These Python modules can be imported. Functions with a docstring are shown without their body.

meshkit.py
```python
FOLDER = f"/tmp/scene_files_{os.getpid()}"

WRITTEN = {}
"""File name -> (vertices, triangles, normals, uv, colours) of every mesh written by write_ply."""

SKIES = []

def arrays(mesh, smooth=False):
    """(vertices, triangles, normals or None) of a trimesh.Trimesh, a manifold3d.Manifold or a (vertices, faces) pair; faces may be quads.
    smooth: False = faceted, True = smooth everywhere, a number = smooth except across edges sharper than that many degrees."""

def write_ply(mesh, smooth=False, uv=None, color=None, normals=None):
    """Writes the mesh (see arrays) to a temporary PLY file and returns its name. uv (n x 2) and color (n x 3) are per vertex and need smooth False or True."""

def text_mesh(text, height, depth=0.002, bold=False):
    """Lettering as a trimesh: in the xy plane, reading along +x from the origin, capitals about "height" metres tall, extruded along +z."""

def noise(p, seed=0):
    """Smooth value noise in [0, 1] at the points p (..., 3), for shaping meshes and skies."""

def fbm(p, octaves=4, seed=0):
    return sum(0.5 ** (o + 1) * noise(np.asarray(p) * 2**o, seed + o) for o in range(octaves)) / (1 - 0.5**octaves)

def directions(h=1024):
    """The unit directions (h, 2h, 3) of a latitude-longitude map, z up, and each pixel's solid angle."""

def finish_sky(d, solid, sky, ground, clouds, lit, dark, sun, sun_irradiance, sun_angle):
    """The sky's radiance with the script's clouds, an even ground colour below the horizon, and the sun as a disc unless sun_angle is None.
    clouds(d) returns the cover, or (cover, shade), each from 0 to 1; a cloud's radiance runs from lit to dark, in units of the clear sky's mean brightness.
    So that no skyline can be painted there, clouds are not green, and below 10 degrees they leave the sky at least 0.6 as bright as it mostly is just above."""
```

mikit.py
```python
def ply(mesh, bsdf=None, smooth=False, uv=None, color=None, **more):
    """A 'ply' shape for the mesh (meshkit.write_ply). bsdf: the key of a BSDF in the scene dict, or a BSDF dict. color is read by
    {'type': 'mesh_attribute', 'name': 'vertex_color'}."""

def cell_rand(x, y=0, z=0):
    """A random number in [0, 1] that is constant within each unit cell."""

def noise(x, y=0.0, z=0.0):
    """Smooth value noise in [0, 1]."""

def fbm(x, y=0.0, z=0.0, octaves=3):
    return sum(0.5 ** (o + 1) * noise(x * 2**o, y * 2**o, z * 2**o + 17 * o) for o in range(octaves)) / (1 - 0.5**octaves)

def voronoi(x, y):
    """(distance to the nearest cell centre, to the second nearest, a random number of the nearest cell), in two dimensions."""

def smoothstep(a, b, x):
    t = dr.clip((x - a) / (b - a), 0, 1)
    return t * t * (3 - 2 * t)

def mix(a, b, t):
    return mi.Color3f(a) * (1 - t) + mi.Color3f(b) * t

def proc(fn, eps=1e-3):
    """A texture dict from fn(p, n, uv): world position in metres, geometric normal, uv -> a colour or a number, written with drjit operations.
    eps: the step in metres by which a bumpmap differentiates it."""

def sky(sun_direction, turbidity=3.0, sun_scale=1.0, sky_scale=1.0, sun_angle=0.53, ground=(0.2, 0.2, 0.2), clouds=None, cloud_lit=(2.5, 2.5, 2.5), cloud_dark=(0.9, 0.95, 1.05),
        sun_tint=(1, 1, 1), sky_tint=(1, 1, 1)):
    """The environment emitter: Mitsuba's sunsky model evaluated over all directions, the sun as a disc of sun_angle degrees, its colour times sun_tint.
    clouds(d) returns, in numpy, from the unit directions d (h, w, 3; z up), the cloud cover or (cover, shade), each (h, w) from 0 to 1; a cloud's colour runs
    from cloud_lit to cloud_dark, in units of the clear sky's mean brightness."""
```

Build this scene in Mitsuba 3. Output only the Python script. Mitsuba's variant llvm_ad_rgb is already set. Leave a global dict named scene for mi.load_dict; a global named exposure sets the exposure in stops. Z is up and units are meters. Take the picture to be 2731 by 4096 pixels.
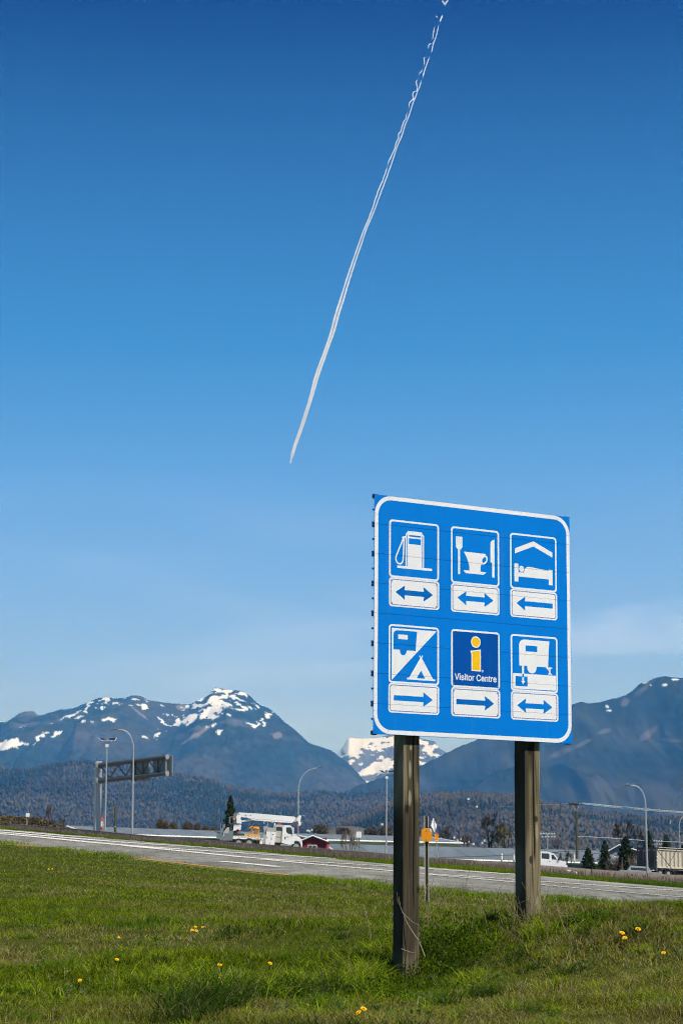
import math
import numpy as np, trimesh, shapely
import mitsuba as mi, drjit as dr
import mikit, meshkit
from shapely.geometry import Polygon, Point, LineString, box as sbox
from shapely.ops import unary_union
from scipy.interpolate import PchipInterpolator, RBFInterpolator

T = mi.ScalarTransform4f
scene, labels = {}, {}
EYE = 1.9                                  # height of the camera above the verge it stands on
FOC, CX, CY = 8000.0, 1365.5, 2048.0       # lens of the photograph, in its own pixels (2731 x 4096)
PITCH = math.atan((3500 - CY) / FOC)
FWD = np.array([0, math.cos(PITCH), math.sin(PITCH)])
scene['camera'] = {'type': 'perspective', 'fov': math.degrees(2 * math.atan(CX / FOC)), 'fov_axis': 'x',
                   'near_clip': 0.5, 'far_clip': 200000.0,
                   'to_world': T().look_at(origin=[0, 0, EYE], target=[0, float(FWD[1]), EYE + float(FWD[2])], up=[0, 0, 1]),
                   'medium': {'type': 'ref', 'id': 'air'}}
SUN = np.array([0.376, -0.470, 0.799])


def cirrus(d):
    """Faint streaks of high cirrus in the lower sky."""
    z = np.maximum(d[..., 2], 0.02)
    p = np.stack([d[..., 0] / z, d[..., 1] / z, d[..., 0] * 0], -1)
    warp = meshkit.fbm(p * 0.35, 3, seed=5)
    streak = meshkit.fbm(np.stack([p[..., 0] * 0.5 + 1.6 * warp, p[..., 1] * 0.22 + warp, p[..., 2]], -1), 5, seed=11)
    where = meshkit.fbm(p * 0.11 + 3.7, 3, seed=13)
    c = np.clip((streak - 0.47) * 3.0, 0, 1) * np.clip((where - 0.45) * 5, 0, 1)
    streaks = c * np.clip((d[..., 2] - 0.05) / 0.05, 0, 1) * np.clip((0.20 - d[..., 2]) / 0.07, 0.0, 1)
    veil = 0.50 * np.maximum(1 - np.maximum(d[..., 2], 0) / 0.43, 0)       # thin moist veil, denser towards the horizon all round
    cover = np.clip(veil + 0.26 * streaks, 0, 1)
    return cover, np.clip((d[..., 2] - 0.04) / 0.22, 0, 1) * (1 - 0.8 * np.clip(streaks * 2.5, 0, 1))       # whiter low down and in the streaks


scene['sky'] = mikit.sky(SUN.tolist(), turbidity=2.0, clouds=cirrus, sky_tint=(0.0, 0.15, 0.49),
                         sun_tint=(0.87, 0.99, 1.20), ground=(0.10, 0.11, 0.07), cloud_lit=(12.4, 16.9, 26.5), cloud_dark=(3.2, 14.2, 30.0))
exposure = 1.80
# the air: one box of thin blue haze round everything that stands on the ground
scene['air'] = {'type': 'homogeneous', 'albedo': {'type': 'rgb', 'value': [0.95, 0.95, 0.95]},
                'sigma_t': {'type': 'rgb', 'value': [0.6e-5, 2.95e-5, 7.4e-5]}}
scene['haze'] = {'type': 'cube', 'to_world': T().translate([0, 0, 650]).scale([30000, 30000, 690]), 'bsdf': {'type': 'null'},
                 'interior': {'type': 'ref', 'id': 'air'}}
labels['haze'] = {'label': 'thin blue haze in the air over the valley', 'category': 'haze', 'kind': 'stuff'}


# ------------------------------------------------------------------ helpers
def at(px, py, dist):
    """The point of the place that the photograph shows at (px, py), for a measured distance along the ground."""
    u, v = (np.asarray(px, float) - CX) / FOC, (CY - np.asarray(py, float)) / FOC
    c, s = math.cos(PITCH), math.sin(PITCH)
    k = np.asarray(dist, float) / (c - v * s)
    return np.stack(np.broadcast_arrays(u * k, np.asarray(dist, float) + 0 * u, (s + v * c) * k + EYE), -1)


def row(p):
    """photo row and column of world points (to check heights)"""
    p = np.asarray(p, float) - [0, 0, EYE]
    f = p[..., 1] * math.cos(PITCH) + p[..., 2] * math.sin(PITCH)
    g = -p[..., 1] * math.sin(PITCH) + p[..., 2] * math.cos(PITCH)
    return CX + FOC * p[..., 0] / f, CY - FOC * g / f


def rz(deg):
    a = math.radians(deg)
    return np.array([[math.cos(a), -math.sin(a), 0], [math.sin(a), math.cos(a), 0], [0, 0, 1.0]])


class MB:
    """Collects boxes, tubes and prisms into one mesh."""
    def __init__(self):
        self.v, self.f, self.n = [], [], 0

    def add(self, v, f):
        v, f = np.asarray(v, float), np.asarray(f, int)
        if f.shape[1] == 4:
            f = np.vstack([f[:, [0, 1, 2]], f[:, [0, 2, 3]]])
        self.v.append(v); self.f.append(f + self.n); self.n += len(v)
        return self

    def mesh(self, m, R=None, t=(0, 0, 0)):
        v = np.array(m.vertices)
        if R is not None:
            v = v @ np.asarray(R).T
        return self.add(v + np.asarray(t, float), np.array(m.faces))

    def box(self, c, s, R=None, taper=1.0):
        h = np.asarray(s, float) / 2
        v = np.array([[x, y, z] for x in (-1, 1) for y in (-1, 1) for z in (-1, 1)], float)
        v[v[:, 2] > 0, :2] *= taper
        v = v * h
        if R is not None:
            v = v @ np.asarray(R).T
        return self.add(v + np.asarray(c, float), [[0, 1, 3, 2], [4, 6, 7, 5], [0, 4, 5, 1], [2, 3, 7, 6], [0, 2, 6, 4], [1, 5, 7, 3]])

    def tube(self, pts, r, n=8, caps=True):
        p = np.asarray(pts, float)
        r = np.broadcast_to(np.asarray(r, float), (len(p),))
        t = np.gradient(p, axis=0)
        t /= np.linalg.norm(t, axis=1, keepdims=True) + 1e-12
        ref = np.array([0, 0, 1.0]) if np.abs(t[:, 2]).mean() < 0.8 else np.array([1.0, 0, 0])
        a = np.cross(t, ref); a /= np.linalg.norm(a, axis=1, keepdims=True) + 1e-12
        b = np.cross(t, a)
        g = np.arange(n) * 2 * np.pi / n
        v = (p[:, None] + r[:, None, None] * (np.cos(g)[None, :, None] * a[:, None] + np.sin(g)[None, :, None] * b[:, None])).reshape(-1, 3)
        i, j = np.meshgrid(np.arange(len(p) - 1), np.arange(n), indexing='ij')
        q = np.stack([i * n + j, i * n + (j + 1) % n, (i + 1) * n + (j + 1) % n, (i + 1) * n + j], -1).reshape(-1, 4)[:, ::-1]
        f = np.vstack([q[:, [0, 1, 2]], q[:, [0, 2, 3]]])
        if caps:
            e = (len(p) - 1) * n
            f = np.vstack([f, [[0, k, k + 1] for k in range(1, n - 1)], [[e, e + k + 1, e + k] for k in range(1, n - 1)]])
        return self.add(v, f)

    def prism(self, poly, depth, M=None, t=(0, 0, 0)):
        """extrudes a polygon (x, y) along +z, then maps it with M and t"""
        for g in getattr(poly, 'geoms', [poly]):
            if g.area > 1e-9:
                self.mesh(trimesh.creation.extrude_polygon(g, depth, engine='earcut'), M, t)
        return self

    def done(self, R=None, t=(0, 0, 0)):
        v, f = np.vstack(self.v), np.vstack(self.f)
        if R is not None:
            v = v @ np.asarray(R).T
        return trimesh.Trimesh(v + np.asarray(t, float), f, process=False)


def numbered(name):
    if name not in USED:
        USED[name] = 0
        return name
    USED[name] += 1
    return f'{name}_{USED[name]:03d}'


USED = {}


class Thing:
    """A thing of several parts; each part is an entry keyed thing__part (or thing__part__piece)."""
    def __init__(self, name, label, category, group=None, R=None, t=(0, 0, 0)):
        self.key, self.R, self.t = numbered(name), R, np.asarray(t, float)
        labels[self.key] = {'label': label, 'category': category}
        if group:
            labels[self.key]['group'] = group

    def part(self, name, mesh, bsdf, label=None, smooth=False, kind=None, **kw):
        if isinstance(mesh, MB):
            mesh = mesh.done()
        v = np.array(mesh.vertices)
        if self.R is not None:
            v = v @ np.asarray(self.R).T
        mesh = trimesh.Trimesh(v + self.t, np.array(mesh.faces), process=False)
        key = numbered(f'{self.key}__{name}')
        scene[key] = mikit.ply(mesh, bsdf, smooth=smooth, **kw)
        if label:
            labels[key] = {'label': label}
        if kind:
            labels.setdefault(key, {})['kind'] = kind
        return key[len(self.key) + 2:]


def single(name, mesh, bsdf, label, category, group=None, kind=None, smooth=False, **kw):
    key = numbered(name)
    scene[key] = mikit.ply(mesh.done() if isinstance(mesh, MB) else mesh, bsdf, smooth=smooth, **kw)
    labels[key] = {'label': label, 'category': category}
    if group: labels[key]['group'] = group
    if kind: labels[key]['kind'] = kind
    return key


def rgb(*c):
    return {'type': 'rgb', 'value': list(c)}


def mat(name, c, rough=0.6, metal=0.0, spec=0.4, two=True):
    b = {'type': 'principled', 'base_color': c if isinstance(c, dict) else rgb(*c), 'roughness': rough, 'metallic': metal, 'specular': spec}
    scene[name] = {'type': 'twosided', 'b': b} if two else b
    return name


VC = {'type': 'mesh_attribute', 'name': 'vertex_color'}
scene['m_vertex'] = {'type': 'twosided', 'b': {'type': 'diffuse', 'reflectance': VC}}
scene['m_leaf'] = {'type': 'principledthin', 'base_color': VC, 'roughness': 0.55, 'diff_trans': 0.9, 'eta': 1.4}
mat('m_galv', (0.42, 0.43, 0.42), 0.45, 0.35)
mat('m_dark_steel', (0.10, 0.11, 0.11), 0.5, 0.3)
mat('m_black', (0.02, 0.02, 0.022), 0.5)
mat('m_rubber', (0.025, 0.025, 0.025), 0.85)
mat('m_white_paint', (0.80, 0.80, 0.78), 0.3)
mat('m_glass', (0.02, 0.03, 0.035), 0.08, 0, 0.8)
mat('m_orange', (0.90, 0.34, 0.004), 0.5)
mat('m_red', (0.55, 0.04, 0.03), 0.5)

# ------------------------------------------------------------------ the lie of the land
XS = [-1500, 0, 500, 1000, 1570, 2055, 2731, 4200]
near_y = PchipInterpolator([-1500, 0, 257, 525, 733, 883, 1180, 1335, 1540, 1684, 1868, 2100, 2456, 2731, 4200],
                           [3270, 3378, 3408, 3440, 3464, 3482, 3514, 3532, 3553, 3568, 3586, 3606, 3639, 3663, 3770])
near_d = PchipInterpolator([-1500, 0, 500, 1000, 1690, 2055, 2731, 4200], [215, 150, 126, 108, 92, 86, 80, 70])
far_y = PchipInterpolator(XS, [3225, 3318, 3362, 3407, 3460, 3498.5, 3555, 3660])
far_d = PchipInterpolator(XS, [260, 186, 162, 146, 134, 130, 132, 140])
bar_y = PchipInterpolator([-1500, 226, 367, 564, 1000, 1203, 1337, 1570, 1680, 2055, 2165, 2731, 4200],
                          [3200, 3310, 3322, 3341, 3375.5, 3390, 3400, 3417, 3428, 3453, 3463, 3503, 3600])
BAR_H = 0.55
cols = np.linspace(-1500, 4200, 58)
NE, FE = at(cols, near_y(cols), near_d(cols)), at(cols, far_y(cols), far_d(cols))
BT = at(cols, bar_y(cols), far_d(cols) + 8.0)          # top of the concrete barrier
BB = BT - [0, 0, BAR_H]
ctl = [NE[::2], FE[::2], NE[::2] * .65 + FE[::2] * .35, NE[::2] * .3 + FE[::2] * .7, BB[::2]]
ctl.append(BB[::2] + (BB[::2] - FE[::2]) / 8 * 3 - [0, 0, 0.15])
ctl.append(np.array([at(1040, 3409, 217), at(1190, 3414, 217), at(2220, 3497, 182), at(2650, 3520, 215), at(520, 3385, 235), at(900, 3399, 225), at(1650, 3470, 215)]))
ctl.append(np.array([[x, y, EYE + 0.6] for x in (-160, -70, 0, 60, 140) for y in (330, 520)]))
g0 = EYE
ctl.append(np.array([[x, y, z] for x, y, z in [
    (0, 0, 0), (-8, 0, 0), (8, 0, 0), (0, -30, -.2), (-25, -20, -.3), (25, -20, -.1), (-40, 15, -.2), (40, 20, .9),
    (0, 8, .28), (-6, 8, .25), (6, 8, .32), (-2.6, 15, .80), (0, 15, .79), (2.6, 15, .82), (-9, 15, .6), (9, 15, .95)]]))
ctl.append(np.array([at(1612, 3935, 20.3), at(2100, 3690, 21.1), at(1700, 3760, 22.0), at(1300, 3860, 20.6), at(2731, 3790, 19.5), at(2731, 3668, 25.5), at(2350, 3655, 25.5),
                     at(2000, 3648, 27), at(1705, 3622, 54), at(1705, 3652, 40), at(1705, 3690, 30), at(800, 3900, 19.5), at(0, 3900, 20), at(0, 3700, 30),
                     at(800, 3700, 30), at(800, 3580, 55), at(0, 3530, 60), at(2400, 3640, 45), at(2731, 3645, 45), at(1300, 3595, 50), at(400, 3470, 95), at(0, 3430, 100), at(1250, 3700, 28)]))
ctl.append(np.array([[x, y, EYE + z] for x in (-2.2, -1.5, -.8, -.1) for y, z in ((20.9, -.83), (22.3, -1.08), (23.4, -1.13), (24.4, -1.06), (27.2, -.80))]))   # a low hump with a swale behind it
ctl = np.vstack(ctl)
_rbf = RBFInterpolator(ctl[:, :2], ctl[:, 2], kernel='thin_plate_spline', smoothing=0.002)
PLAIN = EYE + 0.6


def H(x, y):
    x, y = np.broadcast_arrays(np.asarray(x, float), np.asarray(y, float))
    q = np.stack([x.ravel(), y.ravel()], -1)
    r = np.maximum(np.abs(q[:, 0]) / 170, np.where(q[:, 1] > 0, q[:, 1] / 480, -q[:, 1] / 60))
    out = np.full(len(q), PLAIN)
    near = r < 1.2
    if near.any():
        w = np.clip((1.15 - r[near]) / 0.3, 0, 1)
        out[near] = w * _rbf(q[near]) + (1 - w) * PLAIN
    return out.reshape(x.shape)


ROAD = Polygon(np.vstack([NE[:, :2], FE[::-1, :2]]))
shapely.prepare(ROAD)


def in_road(x, y):
    return shapely.contains_xy(ROAD, np.asarray(x, float), np.asarray(y, float))


def spread(a, b, step, grow, end):
    out = list(np.arange(a, b, step))
    s = step
    while out[-1] < end:
        s *= grow
        out.append(out[-1] + s)
    return np.array(out)


def sheet(x, y, z):
    """triangles of a grid of points (rows, columns)"""
    n, m = x.shape
    i, j = np.meshgrid(np.arange(n - 1), np.arange(m - 1), indexing='ij')
    a = i * m + j
    f = np.stack([a, a + 1, a + m + 1, a + m], -1).reshape(-1, 4)
    return trimesh.Trimesh(np.stack([x, y, z], -1).reshape(-1, 3), np.vstack([f[:, [0, 1, 2]], f[:, [0, 2, 3]]]), process=False)


xp = spread(0, 14, 0.5, 1.045, 90)
xp = np.concatenate([xp, xp[-1] + spread(6, 30, 6, 1.15, 34000)])
gx = np.concatenate([-xp[:0:-1], xp])
gy = np.concatenate([-spread(0, 10, 2, 1.25, 34000)[:0:-1], np.arange(0, 48, 0.5), np.arange(48, 250, 2.0), 248 + spread(2, 30, 4, 1.13, 34000)])
GX, GY = np.meshgrid(gx, gy)
GZ = H(GX, GY)
inside = in_road(GX, GY)
GZ = GZ - 0.16 * inside
near = (GY > 5) & (GY < 45) & (np.abs(GX) < 14)
GZ = GZ + near * 0.05 * (meshkit.fbm(np.stack([GX * .9, GY * .9, 0 * GX], -1), 3, 7) - .5)


def soil(p, n, uv):
    a = mikit.fbm(p.x * 3.1, p.y * 3.1, 0, 3)
    b = mikit.fbm(p.x * .35, p.y * .35, 4.0, 3)
    c = mikit.mix((0.030, 0.045, 0.008), (0.085, 0.105, 0.018), a)
    return mikit.mix(c, (0.105, 0.092, 0.042), mikit.smoothstep(.5, .75, b) * .5)


scene['m_soil'] = {'type': 'twosided', 'b': {'type': 'diffuse', 'reflectance': mikit.proc(soil)}}
single('ground', sheet(GX, GY, GZ), 'm_soil', 'grassy ground of the verge and the flat valley floor beyond', 'ground', kind='structure', smooth=True)

# ------------------------------------------------------------------ the road and its lines
rc = np.linspace(-1500, 4200, 460)
tt = np.linspace(0, 1, 30)
a_, b_ = at(rc, near_y(rc), near_d(rc))[:, :2], at(rc, far_y(rc), far_d(rc))[:, :2]
RP = a_[None] * (1 - tt)[:, None, None] + b_[None] * tt[:, None, None]
RZ = H(RP[..., 0], RP[..., 1])


def asphalt(p, n, uv):
    tr = mikit.smoothstep(.35, .5, mikit.noise(uv.y * 9 + .3, uv.x * .4, 7)) * mikit.smoothstep(.02, .06, uv.y) * (.6 + .4 * mikit.noise(uv.y * 30, uv.x * 8, 2))
    crack = mikit.smoothstep(.022, .008, dr.abs(mikit.fbm(p.x * .18, p.y * .18, 11, 4) - .5)) * mikit.smoothstep(.55, .65, mikit.noise(p.x * .07, p.y * .07, 12))
    edge = mikit.smoothstep(.93, .99, uv.y + .05 * mikit.noise(p.x * .5, p.y * .5, 4))
    g = mikit.noise(p.x * 9, p.y * 9, 0)
    h = mikit.noise(p.x * 2.3, p.y * 2.3, 3)
    w = mikit.fbm(p.x * .12, p.y * .12, 1, 3)
    sp = mikit.smoothstep(.80, .92, mikit.noise(p.x * 4.1, p.y * 2.0, 8))
    k = mikit.noise(p.x * .9, p.y * .55, 5)
    v = (0.095 + 0.13 * g + 0.08 * h + 0.09 * k + 0.07 * (w - .5) - 0.05 * sp - 0.035 * tr) * (1 - .35 * crack) + .07 * edge
    return mi.Color3f(v * 1.04, v * 1.06, v * 0.93)


scene['m_asphalt'] = {'type': 'twosided', 'b': {'type': 'diffuse', 'reflectance': mikit.proc(asphalt)}}
RUV = np.stack(np.broadcast_arrays((rc / 20)[None, :], tt[:, None]), -1).reshape(-1, 2)
single('road', sheet(RP[..., 0], RP[..., 1], RZ + 0.02), 'm_asphalt', 'grey asphalt highway ramp curving past the grass bank', 'road', kind='structure', smooth=True, uv=RUV)


def worn(c):
    def fn(p, n, uv):
        a = mikit.noise(p.x * 5, p.y * 5, 2)
        return mikit.mix(c, (0.28, 0.27, 0.25), mikit.smoothstep(.62, .95, a) * .25)
    return {'type': 'twosided', 'b': {'type': 'diffuse', 'reflectance': mikit.proc(fn)}}


scene['m_line_white'] = worn((0.78, 0.76, 0.70))
scene['m_line_yellow'] = worn((0.62, 0.30, 0.02))


def on_road(px, py):
    """plan position on the road's surface for points of its painted lines"""
    px, py = np.asarray(px, float), np.asarray(py, float)
    n_, f_ = at(px, near_y(px), near_d(px))[:, :2], at(px, far_y(px), far_d(px))[:, :2]
    t = np.linspace(-.1, 1.05, 60)
    P = n_[None] * (1 - t)[:, None, None] + f_[None] * t[:, None, None]
    Z = H(P[..., 0], P[..., 1])
    r = row(np.dstack([P, Z]))[1]
    k = np.array([np.interp(py[i], r[::-1, i], t[::-1]) for i in range(len(px))])
    return n_ * (1 - k)[:, None] + f_ * k[:, None]


def road_line(name, pts, width, m, label):
    px = np.arange(pts[0][0], pts[-1][0] + 1, 12.0)
    py = PchipInterpolator([p[0] for p in pts], [p[1] for p in pts])(px)
    c = on_road(px, py)
    t = np.gradient(c, axis=0); t /= np.linalg.norm(t, axis=1, keepdims=True)
    nrm = np.stack([-t[:, 1], t[:, 0]], -1) * width / 2
    x = np.stack([c[:, 0] - nrm[:, 0], c[:, 0] + nrm[:, 0]]); y = np.stack([c[:, 1] - nrm[:, 1], c[:, 1] + nrm[:, 1]])
    key = numbered('road__' + name)
    scene[key] = mikit.ply(sheet(x, y, H(x, y) + 0.05), m, smooth=True)
    labels[key] = {'label': label}


road_line('edge_line', [(-1500, 3216 + 12), (0, 3324), (300, 3349), (500, 3361), (560, 3367)], 0.69, 'm_line_white', 'white edge line nearest the far verge on the left')
road_line('edge_line', [(-1500, 3238), (0, 3332), (500, 3373), (844, 3395), (900, 3399)], 0.75, 'm_line_white', 'white line that runs out at the far verge')
road_line('edge_line', [(-1500, 3248), (0, 3338), (500, 3384.5), (1000, 3418), (1321, 3437), (1360, 3440)], 0.87, 'm_line_white', 'bright white line along the middle of the ramp')
road_line('edge_line', [(505, 3386.5), (800, 3415), (1000, 3434.5), (1570, 3470), (2055, 3501), (2110, 3504)], 0.87, 'm_line_white', 'white line branching off towards the right')
road_line('edge_line', [(1050, 3441), (1570, 3488), (1690, 3498), (2055, 3522), (2165, 3530), (2731, 3568), (4200, 3676)], 0.87, 'm_line_white', 'thicker white line running out of view on the right')
road_line('edge_line', [(1700, 3501), (2055, 3533), (2165, 3543.5), (2731, 3593), (4200, 3706)], 0.56, 'm_line_white', 'thinner white line below the thicker one on the right')
road_line('dash_line', [(875, 3449), (980, 3458), (1124, 3472.5)], 0.8, 'm_line_white', 'single short white dash on the near lane')
road_line('yellow_line', [(-1500, 3266), (0, 3374), (257, 3404), (525, 3435), (733, 3459), (883, 3476), (1180, 3508), (1335, 3526), (1540, 3547), (1684, 3561), (1868, 3579), (1944, 3585), (2456, 3631), (2731, 3655), (4200, 3760)], 0.42,
          'm_line_yellow', 'yellow edge line beside the grass')

# second carriageway behind the barrier, hidden by it except where vehicles stand
s1, s2 = at(rc, bar_y(rc), far_d(rc) + 10.5)[:, :2], at(rc, bar_y(rc), far_d(rc) + 100)[:, :2]
P2 = s1[None] * (1 - tt)[:, None, None] + s2[None] * tt[:, None, None]
single('far_road', sheet(P2[..., 0], P2[..., 1], H(P2[..., 0], P2[..., 1]) + 0.03), 'm_asphalt', 'asphalt lanes behind the concrete barrier where the trucks stand', 'road', kind='structure', smooth=True, uv=RUV)

# ------------------------------------------------------------------ mountains and hills
def blobs(px, py, lst, dist):
    """soft ellipses (photo px, py, rx, ry, tilt in degrees) as a field over the mountain's upright plane"""
    out = np.full(np.shape(px), -9.0)
    for (cx, cy, rx, ry, a) in lst:
        c, s = math.cos(math.radians(a)), math.sin(math.radians(a))
        X, Z = px - cx, py - cy
        out = np.maximum(out, 1 - np.sqrt(((X * c + Z * s) / rx) ** 2 + ((-X * s + Z * c) / ry) ** 2))
    return out


def mountain(name, label, sky_pts, dist, run, colour, seed, n=700, m=150, back=0.6, rough=0.18, jag=1.0, conc=1.25):
    sx = np.array([p[0] for p in sky_pts], float); sy = np.array([p[1] for p in sky_pts], float)
    px = np.linspace(sx[0], sx[-1], n)
    crest = at(px, PchipInterpolator(sx, sy)(px), dist)
    X0, Z0 = crest[:, 0], np.maximum(crest[:, 2], 5)
    jagged = (meshkit.fbm(np.stack([X0 / (dist * .004), 0 * X0 + seed, 0 * X0], -1), 3, seed) - .5) * dist * 0.0011 * jag
    Z0 = Z0 + jagged
    s = np.concatenate([-np.linspace(back, 0, 12)[:-1], np.linspace(0, 1, m) ** 1.15])
    S, X = np.meshgrid(s, X0, indexing='ij')
    Zc = np.broadcast_to(Z0, S.shape)
    q = np.stack([X / (run * .22), S * 1.3 + 0 * X, 0 * X], -1)
    wv = meshkit.fbm(q * .7, 3, seed + 3)
    rd = 1 - np.abs(2 * meshkit.fbm(np.stack([X / (run * .16) + 1.4 * wv, S * 1.1, 0 * X], -1), 4, seed + 9) - 1)
    fine = meshkit.fbm(np.stack([X / (run * .03) + 1.2 * wv, S * 7, 0 * X], -1), 4, seed + 21) - .5
    rd2 = 1 - np.abs(2 * meshkit.fbm(np.stack([X / (run * .055) + 2.2 * wv, S * 2.4, 0 * X], -1), 4, seed + 15) - 1)
    base = np.where(S > 0, np.maximum(1 - S, 0) ** conc, np.maximum(1 + S / back, 0))
    amp = np.clip(np.abs(S) * 5, 0, 1) * np.clip((1 - S) * 3, 0, 1)
    Z = Zc * (base + amp * (rough * (rd - .72) + .34 * rough * (rd2 - .72) + .07 * fine))
    Y = dist - S * run + Zc * 0
    pxv, pyv = row(np.stack([X, Y, Z], -1))
    col = colour(pxv, pyv, X, Y, Z, S, rd, fine)
    mesh = sheet(X, Y, np.maximum(Z, -2))
    single(name, mesh, 'm_vertex', label, 'mountain', kind='structure', smooth=True, color=col.reshape(-1, 3))
    return X, Y, Z, S


def mix3(a, b, t):
    return np.asarray(a) * (1 - t[..., None]) + np.asarray(b) * t[..., None]


def nz(X, Y, sc, seed, o=4):
    return meshkit.fbm(np.stack([X / sc, Y / sc, 0 * X], -1), o, seed)


FOREST, TWIG, ROCK, SNOW = (0.022, 0.030, 0.021), (0.070, 0.062, 0.050), (0.17, 0.16, 0.16), (0.78, 0.86, 0.96)
snow_left = [(60, 2980, 70, 16, -3), (887, 2764, 58, 14, -5), (982, 2783, 32, 12, 30), (812, 2824, 44, 14, -18), (875, 2797, 46, 13, -25), (875, 2843, 52, 22, -32), (815, 2861, 46, 10, -35), (743, 2889, 60, 18, -22),
             (669, 2896, 28, 5, 38), (640, 2876, 25, 3.5, 35), (967, 2829, 20, 11, 20), (1059, 2869, 28, 9, -35), (1048, 2901, 8, 14, 0), (844, 2901, 17, 6, -30), (875, 2927, 9, 7, -40), (637, 2950, 10, 10, 0), (950, 2800, 40, 8, 10),
             (173, 2948, 20, 8, -8), (232, 2931, 32, 8, -22), (439, 2884, 14, 6, -20), (400, 2833, 8, 14, 0), (492, 2793, 14, 5, 0), (436, 2797, 11, 5, 0), (577, 2825, 15, 9, 25), (579, 2948, 18, 5, 22), (635, 2950, 7, 9, 0), (362, 2815, 20, 6, -15), (790, 2800, 30, 6, -15), (1025, 2905, 6, 12, 10), (930, 2790, 30, 10, 0)]
speck_left = [(69, 2976, 90, 28, -5), (340, 2840, 150, 30, -20), (90, 2920, 50, 14, 0), (900, 2815, 150, 60, 5), (520, 2810, 90, 20, 0), (690, 2850, 70, 40, 10), (330, 2890, 60, 10, 0), (1010, 2860, 80, 50, 30)]


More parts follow.
